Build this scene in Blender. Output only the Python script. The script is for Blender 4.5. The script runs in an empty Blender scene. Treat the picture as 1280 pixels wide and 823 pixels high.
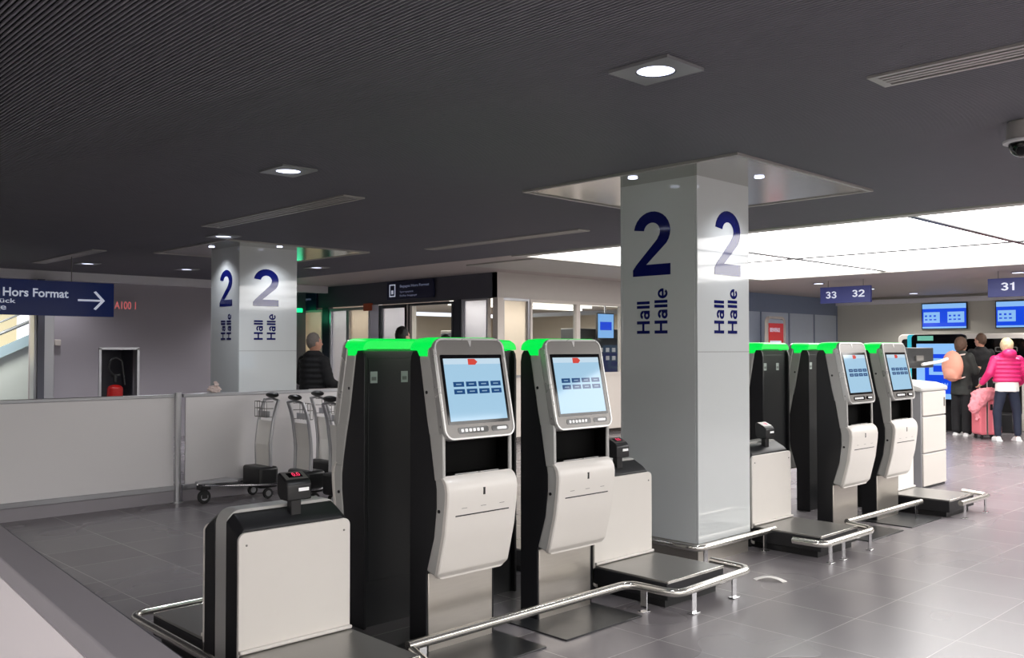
import bpy, bmesh, math, random
from mathutils import Vector, Matrix
PI = math.pi
sc = bpy.context.scene
C = sc.collection

# ------------------------------------------------------------------ camera
cam_d = bpy.data.cameras.new('camera')
cam = bpy.data.objects.new('camera', cam_d)
C.objects.link(cam)
cam_d.sensor_width = 36.0
cam_d.lens = 1142.0 / 1280.0 * 36.0
cam_d.clip_start = 0.05
cam.location = (0, 0, 1.55)
cam.rotation_euler = (math.radians(90 + 1.279), 0, math.radians(45.979 - 90))
sc.camera = cam

# ------------------------------------------------------------------ world and exposure
w = bpy.data.worlds.new('world')
sc.world = w
w.use_nodes = True
w.node_tree.nodes['Background'].inputs[0].default_value = (0.93, 0.92, 1.0, 1)
w.node_tree.nodes['Background'].inputs[1].default_value = 1.6
sc.view_settings.view_transform = 'Standard'
sc.view_settings.look = 'None'
sc.view_settings.exposure = 0.0
sc.view_settings.gamma = 1.0
sc.view_settings.use_curve_mapping = False
sc.cycles.max_bounces = 8
sc.cycles.use_denoising = True
sc.cycles.sample_clamp_indirect = 4.0

LUM = 5.2          # luminous ceiling strength
H = 2.82           # ceiling height


def area(name, loc, sx, sy, power, col=(1, .97, .93), rot=(0, 0, 0)):
    l = bpy.data.lights.new(name, 'AREA')
    l.shape = 'RECTANGLE'; l.size = sx; l.size_y = sy
    l.energy = power; l.color = col
    o = bpy.data.objects.new(name, l); C.objects.link(o)
    o.location = loc; o.rotation_euler = rot
    return o



def spot(name, loc, power, size=110, blend=.8, col=(.93, .95, 1), radius=.07):
    l = bpy.data.lights.new(name, 'SPOT')
    l.energy = power; l.spot_size = math.radians(size); l.spot_blend = blend
    l.color = col; l.shadow_soft_size = radius
    o = bpy.data.objects.new(name, l); C.objects.link(o)
    o.location = loc
    return o


# ------------------------------------------------------------------ materials
def lin(c):
    r = []
    for v in c[:3]:
        v = v / 255.0
        r.append(v / 12.92 if v <= .04045 else ((v + .055) / 1.055) ** 2.4)
    return (r[0], r[1], r[2], 1)


MATS = {}


def mat(name, col, rough=.5, metal=0.0, emit=None, es=0.0, spec=.5, coat=0.0, noise=0.0, bump=0.0, nscale=8.0,
        stretch=(1, 1, 1), trans=0.0, alpha=1.0):
    if name in MATS:
        return MATS[name]
    m = bpy.data.materials.new(name); m.use_nodes = True
    nt = m.node_tree; b = nt.nodes['Principled BSDF']
    c = lin(col)
    b.inputs['Base Color'].default_value = c
    b.inputs['Roughness'].default_value = rough
    b.inputs['Metallic'].default_value = metal
    b.inputs['Specular IOR Level'].default_value = spec
    b.inputs['Coat Weight'].default_value = coat
    b.inputs['Coat Roughness'].default_value = .03
    b.inputs['Transmission Weight'].default_value = trans
    b.inputs['Alpha'].default_value = alpha
    if emit:
        b.inputs['Emission Color'].default_value = lin(emit)
        b.inputs['Emission Strength'].default_value = es
    tc = nt.nodes.new('ShaderNodeTexCoord')
    mp = nt.nodes.new('ShaderNodeMapping'); mp.inputs['Scale'].default_value = stretch
    nt.links.new(tc.outputs['Object'], mp.inputs['Vector'])
    nz = nt.nodes.new('ShaderNodeTexNoise'); nz.inputs['Scale'].default_value = nscale
    nz.inputs['Detail'].default_value = 4
    nt.links.new(mp.outputs['Vector'], nz.inputs['Vector'])
    if noise > 0:
        mx = nt.nodes.new('ShaderNodeMix'); mx.data_type = 'RGBA'
        k = 1 - noise
        mx.inputs['A'].default_value = (c[0] * k, c[1] * k, c[2] * k, 1)
        mx.inputs['B'].default_value = (min(1, c[0] * (1 + noise)), min(1, c[1] * (1 + noise)), min(1, c[2] * (1 + noise)), 1)
        nt.links.new(nz.outputs['Fac'], mx.inputs['Factor'])
        nt.links.new(mx.outputs['Result'], b.inputs['Base Color'])
    rr = nt.nodes.new('ShaderNodeMapRange')
    rr.inputs['To Min'].default_value = max(0, rough * .85); rr.inputs['To Max'].default_value = min(1, rough * 1.15)
    nt.links.new(nz.outputs['Fac'], rr.inputs['Value'])
    nt.links.new(rr.outputs['Result'], b.inputs['Roughness'])
    if bump > 0:
        bp = nt.nodes.new('ShaderNodeBump'); bp.inputs['Strength'].default_value = bump
        bp.inputs['Distance'].default_value = .02
        nt.links.new(nz.outputs['Fac'], bp.inputs['Height'])
        nt.links.new(bp.outputs['Normal'], b.inputs['Normal'])
    MATS[name] = m
    return m


M = dict(
    white=mat('white_enamel', (224, 219, 213), .38, noise=.02, coat=.15),
    shell=mat('light_grey_shell', (182, 181, 178), .34, noise=.02, coat=.2),
    silver=mat('silver_frame', (205, 204, 202), .28, .55),
    bezel=mat('grey_bezel', (122, 119, 116), .32, .6, coat=.15),
    black=mat('black_plastic', (20, 20, 22), .38, noise=.05),
    blackp=mat('black_powder_coat', (25, 25, 28), .45, noise=.06),
    dark=mat('charcoal_panel', (40, 41, 43), .33, noise=.05),
    recess=mat('recess_black', (2, 2, 2), .6, spec=.1),
    gloss=mat('gloss_black', (6, 6, 8), .07),
    steel=mat('brushed_steel', (196, 190, 182), .3, .85, noise=.06, nscale=6, stretch=(1, 1, 14)),
    steeltop=mat('scale_plate_steel', (150, 148, 144), .3, .55, noise=.08, nscale=5, stretch=(20, 1, 1)),
    pipe=mat('polished_tube', (222, 219, 212), .22, .9),
    chrome=mat('chrome', (220, 220, 222), .12, 1.0),
    green=mat('green_light', (4, 90, 30), .4, emit=(0, 226, 76), es=1.1),
    disp=mat('display_blue', (20, 30, 40), .06, emit=(172, 212, 238), es=.88),
    dispw=mat('display_header', (20, 30, 40), .06, emit=(205, 228, 244), es=.9),
    btn=mat('display_button', (10, 20, 40), .06, emit=(28, 78, 132), es=.8),
    btnw=mat('display_button_text', (10, 20, 40), .06, emit=(160, 195, 225), es=.7),
    logo=mat('display_red_mark', (60, 10, 10), .06, emit=(222, 78, 66), es=.85),
    icon=mat('white_icon', (235, 235, 235), .4, emit=(235, 235, 235), es=.25),
    sticker=mat('sticker_paper', (178, 188, 184), .5, noise=.1, nscale=60),
    stickerw=mat('sticker_print', (120, 125, 122), .5),
    led=mat('red_led', (120, 10, 30), .3, emit=(240, 60, 100), es=1.1),
    glasswhite=mat('back_painted_glass', (206, 210, 211), .045, spec=.75, noise=.01),
    seam=mat('glass_seam', (120, 122, 124), .4),
    bluetxt=mat('dark_blue_print', (8, 18, 92), .05, spec=.75),
    plate=mat('polished_soffit_plate', (190, 188, 184), .16, .95, noise=.05, nscale=2),
    slat=mat('ceiling_slat', (133, 131, 140), .55),
    void=mat('ceiling_void', (9, 9, 10), .9),
    ceil2=mat('ceiling_board', (176, 166, 162), .6, noise=.03),
    frame=mat('ceiling_frame', (180, 178, 172), .5),
    lum=mat('luminous_membrane', (240, 238, 230), .5, emit=(255, 253, 251), es=LUM),
    lampw=mat('lamp_diffuser', (230, 235, 255), .3, emit=(222, 228, 255), es=2.6),
    lampframe=mat('lamp_frame', (150, 150, 153), .4, .3),
    vent=mat('vent_metal', (176, 172, 170), .4, .3),
    wallg=mat('mauve_grey_plaster', (160, 155, 161), .8, noise=.03, nscale=3),
    wallend=mat('warm_grey_plaster', (198, 196, 186), .7, noise=.03, nscale=3),
    band=mat('light_band', (226, 224, 228), .6, noise=.03),
    fascia=mat('dark_fascia', (76, 76, 85), .5, noise=.04),
    fascial=mat('light_fascia', (190, 184, 178), .6, noise=.03),
    fasciab=mat('slate_blue_fascia', (128, 140, 164), .5, noise=.04),
    panelb=mat('blue_grey_panel', (196, 206, 220), .35, noise=.04),
    winframe=mat('white_window_frame', (206, 198, 190), .5),
    darkframe=mat('dark_window_frame', (34, 40, 48), .4),
    beige=mat('beige_wall', (188, 178, 162), .8, noise=.05),
    frost=mat('frosted_panel', (222, 225, 235), .45, noise=.08, nscale=1.5, trans=.75),
    milky=mat('milky_beige_pane', (232, 222, 206), .5, noise=.04, nscale=3, trans=.7),
    tube=mat('tube_light', (240, 240, 240), .5, emit=(255, 244, 226), es=2.2),
    tubef=mat('far_tube_light', (240, 240, 240), .5, emit=(255, 248, 238), es=14.0),
    signb=mat('sign_blue', (12, 30, 84), .25, emit=(12, 44, 120), es=.12),
    signn=mat('sign_navy', (24, 28, 62), .4),
    signp=mat('sign_indigo', (48, 54, 108), .4, emit=(52, 58, 120), es=.25),
    signw=mat('sign_white', (220, 224, 235), .4, emit=(205, 212, 235), es=.45),
    signg=mat('sign_pale', (170, 178, 205), .4, emit=(120, 130, 165), es=.3),
    monb=mat('monitor_blue', (10, 20, 80), .1, emit=(22, 74, 226), es=.95),
    monl=mat('monitor_light', (60, 80, 100), .1, emit=(138, 190, 246), es=.95),
    teal=mat('teal_trim', (40, 180, 200), .4, emit=(30, 150, 175), es=.5),
    mint=mat('mint_panel', (110, 190, 165), .4, emit=(90, 170, 150), es=.4),
    red=mat('red_poster', (196, 44, 44), .4, emit=(190, 50, 44), es=.25),
    redx=mat('red_paint', (170, 20, 18), .35),
    rubber=mat('black_rubber', (22, 22, 24), .6),
    barrier=mat('frosted_glass_barrier', (236, 233, 234), .42),
    barrierw=mat('pale_barrier_board', (242, 234, 238), .5, noise=.01),
    cap=mat('grey_barrier_cap', (160, 155, 161), .5, noise=.02),
    alu=mat('anodised_aluminium', (178, 178, 182), .3, .7),
    skin=mat('skin', (205, 152, 128), .5), 
    hairg=mat('grey_hair', (120, 112, 106), .7, noise=.4, nscale=60),
    hairb=mat('brown_hair', (88, 66, 52), .7, noise=.4, nscale=60),
    hairk=mat('black_hair', (24, 20, 20), .6, noise=.4, nscale=60),
    hairl=mat('blonde_hair', (205, 184, 148), .7, noise=.25, nscale=60),
    coat=mat('dark_green_coat', (36, 40, 38), .7, noise=.15, nscale=20),
    blackc=mat('black_cloth', (18, 18, 22), .8, noise=.15, nscale=20),
    pinkc=mat('pink_puffer', (214, 36, 108), .45, noise=.08, nscale=12),
    whitec=mat('white_cloth', (240, 237, 232), .8, noise=.04),
    navy=mat('navy_trousers', (28, 34, 54), .8, noise=.1),
    peach=mat('peach_backpack', (224, 158, 136), .6, noise=.08),
    rose=mat('rose_suitcase', (224, 116, 128), .3, noise=.04),
    rosec=mat('rose_cloth', (240, 150, 160), .8, noise=.12, nscale=25),
    shoe=mat('white_shoe', (225, 225, 225), .6),
    daylight=mat('bright_stairwell', (235, 225, 190), .8, emit=(250, 236, 196), es=.75),  # stairwell brightness put in as the wall's own glow
    stairp=mat('stair_side_panel', (226, 238, 240), .6, noise=.02),
    rail=mat('stair_rail', (165, 172, 180), .4, .3),
    railb=mat('stair_stringer', (176, 204, 222), .5),
    paper=mat('crumpled_paper', (232, 214, 208), .8),
    exitg=mat('green_exit_light', (10, 160, 90), .4, emit=(20, 220, 130), es=2.0),
    orange=mat('orange_box', (170, 70, 30), .5),
    neon=mat('red_neon', (200, 90, 90), .4, emit=(222, 110, 112), es=.55),
)


def glass_mat():
    m = bpy.data.materials.new('clear_pane'); m.use_nodes = True
    nt = m.node_tree
    for n in list(nt.nodes):
        nt.nodes.remove(n)
    out = nt.nodes.new('ShaderNodeOutputMaterial')
    t = nt.nodes.new('ShaderNodeBsdfTransparent'); t.inputs[0].default_value = (.9, .93, .94, 1)
    g = nt.nodes.new('ShaderNodeBsdfGlossy'); g.inputs['Roughness'].default_value = .03
    lw = nt.nodes.new('ShaderNodeLayerWeight'); lw.inputs[0].default_value = .5
    pw = nt.nodes.new('ShaderNodeMath'); pw.operation = 'POWER'; nt.links.new(lw.outputs['Facing'], pw.inputs[0]); pw.inputs[1].default_value = 4
    fr = nt.nodes.new('ShaderNodeMath'); fr.operation = 'MULTIPLY_ADD'; nt.links.new(pw.outputs[0], fr.inputs[0]); fr.inputs[1].default_value = .6; fr.inputs[2].default_value = .03
    mx = nt.nodes.new('ShaderNodeMixShader')
    nt.links.new(fr.outputs[0], mx.inputs[0]); nt.links.new(t.outputs[0], mx.inputs[1]); nt.links.new(g.outputs[0], mx.inputs[2])
    nt.links.new(mx.outputs[0], out.inputs[0])
    return m


M['pane'] = glass_mat()


def floor_mat():
    m = bpy.data.materials.new('grey_floor_tiles'); m.use_nodes = True
    nt = m.node_tree; b = nt.nodes['Principled BSDF']; L = nt.links
    geo = nt.nodes.new('ShaderNodeNewGeometry')
    sep = nt.nodes.new('ShaderNodeSeparateXYZ'); L.new(geo.outputs['Position'], sep.inputs[0])

    def math_(op, a, bb=None):
        n = nt.nodes.new('ShaderNodeMath'); n.operation = op
        for i, v in enumerate((a, bb)):
            if v is None: continue
            if isinstance(v, (int, float)): n.inputs[i].default_value = v
            else: L.new(v, n.inputs[i])
        return n.outputs[0]
    fx = math_('DIVIDE', math_('SUBTRACT', sep.outputs[0], 5.10 - 56.3), .563)
    fy = math_('DIVIDE', math_('SUBTRACT', sep.outputs[1], 1.878 - 55.5), .555)
    gx = math_('ABSOLUTE', math_('SUBTRACT', math_('FRACT', fx), .5))
    gy = math_('ABSOLUTE', math_('SUBTRACT', math_('FRACT', fy), .5))
    g = math_('GREATER_THAN', math_('MAXIMUM', gx, gy), .4955)
    cx = math_('FLOOR', fx); cy = math_('FLOOR', fy)
    cmb = nt.nodes.new('ShaderNodeCombineXYZ'); L.new(cx, cmb.inputs[0]); L.new(cy, cmb.inputs[1])
    wn = nt.nodes.new('ShaderNodeTexWhiteNoise'); wn.noise_dimensions = '2D'; L.new(cmb.outputs[0], wn.inputs['Vector'])
    nz = nt.nodes.new('ShaderNodeTexNoise'); nz.inputs['Scale'].default_value = 1.3; nz.inputs['Detail'].default_value = 1
    mp = nt.nodes.new('ShaderNodeMapping'); mp.inputs['Scale'].default_value = (1, 1.6, 1)
    L.new(geo.outputs['Position'], mp.inputs[0]); L.new(mp.outputs[0], nz.inputs['Vector'])
    v = math_('ADD', math_('MULTIPLY', wn.outputs['Value'], .35), math_('MULTIPLY', nz.outputs['Fac'], .35))
    mx = nt.nodes.new('ShaderNodeMix'); mx.data_type = 'RGBA'
    mx.inputs['A'].default_value = lin((112, 107, 110)); mx.inputs['B'].default_value = lin((138, 133, 136))
    L.new(v, mx.inputs['Factor'])
    mg = nt.nodes.new('ShaderNodeMix'); mg.data_type = 'RGBA'
    L.new(g, mg.inputs['Factor']); L.new(mx.outputs['Result'], mg.inputs['A']); mg.inputs['B'].default_value = lin((172, 167, 166))
    L.new(mg.outputs['Result'], b.inputs['Base Color'])
    rr = math_('ADD', math_('MULTIPLY', nz.outputs['Fac'], .03), .255)
    L.new(rr, b.inputs['Roughness'])
    b.inputs['Specular IOR Level'].default_value = .5
    return m


M['floor'] = floor_mat()


# ------------------------------------------------------------------ mesh helpers
class MB:
    def __init__(s):
        s.bm = bmesh.new()

    def box(s, x0, x1, y0, y1, z0, z1):
        v = [s.bm.verts.new(p) for p in ((x0, y0, z0), (x1, y0, z0), (x1, y1, z0), (x0, y1, z0),
                                         (x0, y0, z1), (x1, y0, z1), (x1, y1, z1), (x0, y1, z1))]
        for f in ((3, 2, 1, 0), (4, 5, 6, 7), (0, 1, 5, 4), (1, 2, 6, 5), (2, 3, 7, 6), (3, 0, 4, 7)):
            s.bm.faces.new([v[i] for i in f])
        return s

    def prism(s, pts, o, u, v, n, t):
        """polygon pts (a,b) in plane origin o with axes u,v, extruded along n by t"""
        o, u, v, n = Vector(o), Vector(u), Vector(v), Vector(n)
        a = [s.bm.verts.new(o + u * p[0] + v * p[1]) for p in pts]
        b = [s.bm.verts.new(o + u * p[0] + v * p[1] + n * t) for p in pts]
        s.bm.faces.new(a); s.bm.faces.new(b[::-1])
        k = len(pts)
        for i in range(k):
            s.bm.faces.new((a[i], b[i], b[(i + 1) % k], a[(i + 1) % k]))
        return s

    def ring(s, outer, inner, o, u, v, n, t):
        o, u, v, n = Vector(o), Vector(u), Vector(v), Vector(n)
        k = len(outer)
        P = lambda p, d: s.bm.verts.new(o + u * p[0] + v * p[1] + n * d)
        oa = [P(p, 0) for p in outer]; ob = [P(p, t) for p in outer]
        ia = [P(p, 0) for p in inner]; ib = [P(p, t) for p in inner]
        for i in range(k):
            j = (i + 1) % k
            s.bm.faces.new((oa[i], oa[j], ia[j], ia[i])); s.bm.faces.new((ob[i], ib[i], ib[j], ob[j]))
            s.bm.faces.new((oa[i], ob[i], ob[j], oa[j])); s.bm.faces.new((ia[i], ia[j], ib[j], ib[i]))
        return s

    def cyl(s, p0, p1, r0, r1=None, n=16):
        r1 = r0 if r1 is None else r1
        p0, p1 = Vector(p0), Vector(p1)
        d = (p1 - p0).normalized()
        a = d.orthogonal().normalized(); b = d.cross(a)
        c0 = [s.bm.verts.new(p0 + (a * math.cos(2 * PI * i / n) + b * math.sin(2 * PI * i / n)) * r0) for i in range(n)]
        c1 = [s.bm.verts.new(p1 + (a * math.cos(2 * PI * i / n) + b * math.sin(2 * PI * i / n)) * r1) for i in range(n)]
        s.bm.faces.new(c0[::-1]); s.bm.faces.new(c1)
        for i in range(n):
            j = (i + 1) % n
            s.bm.faces.new((c0[i], c0[j], c1[j], c1[i]))
        return s

    def sph(s, c, r, sx=1, sy=1, sz=1, n=14):
        m = Matrix.Translation(Vector(c)) @ Matrix.Diagonal((sx, sy, sz, 1))
        bmesh.ops.create_uvsphere(s.bm, u_segments=n, v_segments=n // 2 + 2, radius=r, matrix=m)
        return s

    def tube(s, pts, r, n=12, fillet=0.0, closed=False):
        P = [Vector(p) for p in pts]
        if fillet > 0:
            Q = [P[0]]
            for i in range(1, len(P) - 1):
                d0 = (P[i - 1] - P[i]); d1 = (P[i + 1] - P[i])
                f = min(fillet, d0.length * .45, d1.length * .45)
                a = P[i] + d0.normalized() * f; b = P[i] + d1.normalized() * f
                for k in range(7):
                    t = k / 6
                    Q.append((1 - t) ** 2 * a + 2 * t * (1 - t) * P[i] + t * t * b)
            Q.append(P[-1]); P = Q
        k = len(P); rings = []; ref = None
        for i in range(k):
            if closed: d = P[(i + 1) % k] - P[i - 1]
            else: d = P[min(i + 1, k - 1)] - P[max(i - 1, 0)]
            d.normalize()
            if ref is None: ref = d.orthogonal().normalized()
            ref = (ref - d * ref.dot(d)).normalized()
            b = d.cross(ref)
            rings.append([s.bm.verts.new(P[i] + (ref * math.cos(2 * PI * j / n) + b * math.sin(2 * PI * j / n)) * r) for j in range(n)])
        for i in range(k if closed else k - 1):
            A, B = rings[i], rings[(i + 1) % k]
            for j in range(n):
                s.bm.faces.new((A[j], A[(j + 1) % n], B[(j + 1) % n], B[j]))
        if not closed:
            s.bm.faces.new(rings[0][::-1]); s.bm.faces.new(rings[-1])
        return s

    def build(s, name, m, parent=None, bevel=0, seg=2, smooth=False, angle=35, kind=None):
        bmesh.ops.recalc_face_normals(s.bm, faces=s.bm.faces)
        me = bpy.data.meshes.new(name)
        s.bm.to_mesh(me); s.bm.free()
        o = bpy.data.objects.new(name, me); C.objects.link(o)
        me.materials.append(M[m] if isinstance(m, str) else m)
        if parent: o.parent = parent
        if bevel:
            b = o.modifiers.new('bevel', 'BEVEL'); b.width = bevel; b.segments = seg
            b.limit_method = 'ANGLE'; b.angle_limit = math.radians(angle)
            b.harden_normals = False
        if smooth or bevel:
            for p in me.polygons: p.use_smooth = True
            if hasattr(me, 'set_sharp_from_angle'): me.set_sharp_from_angle(angle=math.radians(38))
        if kind: o['kind'] = kind
        return o


def rrect(x0, x1, y0, y1, r, n=6):
    pts = []
    for cx, cy, a0 in ((x1 - r, y1 - r, 0), (x0 + r, y1 - r, PI / 2), (x0 + r, y0 + r, PI), (x1 - r, y0 + r, 1.5 * PI)):
        for i in range(n + 1):
            a = a0 + PI / 2 * i / n
            pts.append((cx + r * math.cos(a), cy + r * math.sin(a)))
    return pts


def thing(name, label, cat, loc=(0, 0, 0), rz=0, group=None):
    o = bpy.data.objects.new(name, None); C.objects.link(o)
    o.empty_display_size = .1
    o.location = loc; o.rotation_euler = (0, 0, rz)
    o['label'] = label; o['category'] = cat
    if group: o['group'] = group
    return o


def tag(o, label, cat, group=None, loc=None):
    o['label'] = label; o['category'] = cat
    if group: o['group'] = group
    if loc: o.location = loc
    return o


def dup(o, loc=None, rz=None, label=None, parent=None, group=None):
    c = o.copy(); C.objects.link(c); c.parent = parent
    if loc is not None: c.location = loc
    if rz is not None: c.rotation_euler = (0, 0, rz)
    if label: c['label'] = label
    if group: c['group'] = group
    for ch in list(o.children):
        dup(ch, parent=c)
    return c


def arc(cx, cy, r, a0, a1, n=10, ry=None):
    ry = ry or r
    return [(cx + r * math.cos(math.radians(a0 + (a1 - a0) * i / n)), cy + ry * math.sin(math.radians(a0 + (a1 - a0) * i / n))) for i in range(n + 1)]


# bold grotesque letters as outline polygons in a unit-height box; (advance, [polygons or (outer, inner) rings])
GL = {
    '2': (.72, [(arc(.335, .685, .315, 172, -38, 16) + [(.235, .175), (.65, .175), (.65, 0), (0, 0), (.0, .10), (.06, .18), (.425, .56)] +
                 arc(.335, .685, .14, -38, 172, 14))]),
    'H': (.78, [[(0, 0), (.17, 0), (.17, .42), (.53, .42), (.53, 0), (.70, 0), (.70, 1), (.53, 1), (.53, .58), (.17, .58), (.17, 1), (0, 1)]]),
    'l': (.24, [[(0, 0), (.16, 0), (.16, 1), (0, 1)]]),
    'a': (.62, [(arc(.24, .215, .225, -10, 350, 24), arc(.24, .215, .085, -10, 350, 24)), [(.345, .0), (.50, .0), (.50, .50), (.345, .42)],
                arc(.27, .50, .235, 0, 165, 12, .235) + arc(.27, .49, .085, 165, 0, 8, .10)]),
    'e': (.62, [(arc(.27, .365, .27, 0, 318, 24, .375) + arc(.27, .365, .12, 318, 0, 16, .24)), [(.12, .30), (.54, .30), (.54, .42), (.12, .42)]]),
    '3': (.66, [arc(.28, .72, .27, 165, -70, 14) + arc(.28, .72, .11, -70, 165, 10), arc(.28, .29, .29, 80, -165, 14) + arc(.28, .29, .12, -165, 80, 10), [(.2, .44), (.4, .44), (.4, .58), (.2, .58)]]),
    '1': (.5, [[(.20, 0), (.36, 0), (.36, 1), (.25, 1), (.22, .88), (.04, .82), (.04, .72), (.20, .72)]]),
}


def glyphs(name, body, origin, ux, uy, w_, h_, m, parent=None, t=.002):
    o_, ux, uy = Vector(origin), Vector(ux), Vector(uy); n = ux.cross(uy)
    x = 0; items = []
    for ch in body:
        adv, polys = GL[ch]
        for p in polys: items.append((p, x))
        x += adv
    mxx = max(max(q[0] for q in (p[0] if isinstance(p, tuple) else p)) + dx for p, dx in items)
    b = MB(); k = w_ / mxx
    for i, (p, dx) in enumerate(items):
        T = t + .0002 * (i % 3)
        if isinstance(p, tuple):
            b.ring([((q[0] + dx) * k, q[1] * h_) for q in p[0]], [((q[0] + dx) * k, q[1] * h_) for q in p[1]], o_, ux, uy, n, T)
        else:
            P = [((q[0] + dx) * k, q[1] * h_) for q in p]
            b.prism(P, o_, ux, uy, n, T)
    b.bm.normal_update()
    bmesh.ops.triangulate(b.bm, faces=[f for f in b.bm.faces if len(f.verts) > 4], ngon_method='EAR_CLIP')
    return b.build(name, m, parent)


def text(name, body, origin, ux, uy, w_, h_, m, parent=None, bold=.02, t=.0015, kind=None):
    """flat lettering fitted in a w_ x h_ box whose lower-left corner is origin, axes ux/uy"""
    cu = bpy.data.curves.new('t', 'FONT'); cu.body = body; cu.size = 1; cu.offset = bold; cu.resolution_u = 6
    ob = bpy.data.objects.new('t', cu); C.objects.link(ob)
    dg = bpy.context.evaluated_depsgraph_get()
    me = bpy.data.meshes.new_from_object(ob.evaluated_get(dg))
    bpy.data.objects.remove(ob); bpy.data.curves.remove(cu)
    xs = [v.co.x for v in me.vertices]; ys = [v.co.y for v in me.vertices]
    x0, x1, y0, y1 = min(xs), max(xs), min(ys), max(ys)
    o_, ux, uy = Vector(origin), Vector(ux), Vector(uy)
    n = ux.cross(uy)
    bm = bmesh.new(); bm.from_mesh(me)
    for v in bm.verts:
        a = (v.co.x - x0) / (x1 - x0) * w_; b = (v.co.y - y0) / (y1 - y0) * h_
        v.co = o_ + ux * a + uy * b
    r = bmesh.ops.extrude_face_region(bm, geom=bm.faces[:])
    for v in [g for g in r['geom'] if isinstance(g, bmesh.types.BMVert)]:
        v.co += n * t
    me2 = bpy.data.meshes.new(name); bm.to_mesh(me2); bm.free(); bpy.data.meshes.remove(me)
    me2.materials.append(M[m])
    o = bpy.data.objects.new(name, me2); C.objects.link(o)
    if parent: o.parent = parent
    if kind: o['kind'] = kind
    return o


X_, Y_, Z_ = Vector((1, 0, 0)), Vector((0, 1, 0)), Vector((0, 0, 1))

# ================================================================== STRUCTURE
MB().box(-8, 24, -9, 22, -.1, 0).build('floor', 'floor', kind='structure')

MB().box(-8.2, -8, -9, 22, 0, H + .1).build('wall_left', 'wallend', kind='structure')
MB().box(-8, 22, -9.2, -9, 0, H + .1).build('wall_near', 'wallend', kind='structure')
# slatted ceiling: fine blades running along Y under a black void
b = MB()
pitch = .0212
LX0, LX1, LY1, LY0 = 8.72, 14.75, 8.75, -6.0


def blades(x0, x1, y0, y1):
    x = x0
    while x < x1:
        a, c = x, x + .0068
        z0, z1 = H, H + .010
        v = [b.bm.verts.new(p) for p in ((a, y0, z1), (a, y0, z0), (c, y0, z0), (c, y0, z1), (a, y1, z1), (a, y1, z0), (c, y1, z0), (c, y1, z1))]
        for f in ((0, 1, 5, 4), (1, 2, 6, 5), (2, 3, 7, 6)):
            b.bm.faces.new([v[i] for i in f])
        x += pitch


blades(-3.0, 8.55, -6, 15.8)
b.build('ceiling', 'slat', kind='structure')
MB().box(-8, 8.56, -6, 22, H + .03, H + .06).build('ceiling', 'void', kind='structure')
b = MB()
b.box(8.56, 22.1, LY1 + .12, 22, H, H + .06)
b.box(LX1 + .12, 22.1, -9, LY1 + .12, H, H + .06)
b.box(-8, LX1 + .12, -9, LY0 - .1, H, H + .06)
b.build('ceiling', 'ceil2', kind='structure')
# luminous membrane ceiling in its pale frame
fr = MB()
fr.box(LX0 - .16, LX0, LY0, LY1 + .12, H - .015, H + .12)
fr.box(LX1, LX1 + .12, LY0, LY1 + .12, H - .015, H + .12)
fr.box(LX0, LX1, LY1, LY1 + .12, H - .015, H + .12)
fr.build('trim_1', 'frame', kind='structure')
fr = MB().box(9.0, LX1, LY1 + .12, 10.3, H - .02, H - .001)
fr.build('trim_2', 'frame', kind='structure')
lum = thing('luminous_ceiling', 'huge bright white luminous ceiling field in the dark ceiling behind the nearer pillar', 'ceiling light', (LX0, 0, H + .02))
MB().box(0, LX1 - LX0, LY0, LY1, 0, .02).build('membrane', 'lum', lum)
s_ = MB()
s_.box(0, LX1 - LX0, 3.61, 3.68, -.012, 0); s_.box(0, LX1 - LX0, 6.48, 6.55, -.012, 0); s_.box(0, LX1 - LX0, .78, .85, -.012, 0)
s_.box(0, LX1 - LX0, -2.12, -2.05, -.012, 0); s_.box(3.13, 3.2, LY0, LY1, -.012, 0)
s_.build('joint_bead', 'dark', lum)

# added unseen luminous fields behind and left of the camera, as fill light
for nm, x0, x1, y0, y1 in (('large added luminous panel, unseen fill light on the near side of the kiosks', -4.0, 8.4, -8.8, -1.5),
                           ('smaller added luminous panel, unseen fill light left of the pale board', -7.4, -3.3, -1.0, 6.0)):
    t = thing('luminous_ceiling', nm, 'ceiling light', (x0, y0, H - .035))
    MB().box(0, x1 - x0, 0, y1 - y0, 0, .015).build('membrane', 'lum', t)
    MB().ring([(-.06, -.06), (x1 - x0 + .06, -.06), (x1 - x0 + .06, y1 - y0 + .06), (-.06, y1 - y0 + .06)], [(0, 0), (x1 - x0, 0), (x1 - x0, y1 - y0), (0, y1 - y0)],
              (0, 0, -.01), X_, Y_, Z_, .045).build('frame', 'frame', t)

# mauve wall at the back left with its niche and stairwell opening
WY = 15.9
b = MB()
b.box(-8, 3.3, WY, WY + .2, 0, H)
b.box(4.66, 5.72, WY, WY + .2, 0, H - .0)
b.box(5.72, 6.34, WY, WY + .2, 1.55, H)
b.box(6.34, 9.1, WY, WY + .2, 0, H)
b.box(3.3, 4.66, WY, WY + .2, 2.25, H)
b.build('wall_back', 'wallg', kind='structure')
b = MB()
b.box(5.6, 6.5, WY + .7, WY + .8, 0, 2.0); b.box(5.6, 5.72, WY + .2, WY + .7, 0, 2.0); b.box(6.34, 6.5, WY + .2, WY + .7, 0, 2.0); b.box(5.6, 6.5, WY + .2, WY + .8, 1.7, 1.8)
b.build('wall_niche', 'fascia', kind='structure')
b = MB()
b.box(5.69, 5.73, WY - .02, WY + .1, 0, 1.57); b.box(6.33, 6.37, WY - .02, WY + .1, 0, 1.57); b.box(5.69, 6.37, WY - .02, WY + .1, 1.545, 1.585)
b.build('trim_3', 'alu', kind='structure')
MB().box(-8, 10.1, WY - .12, WY, H - .14, H - .001).build('trim_4', 'band', kind='structure')
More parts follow.
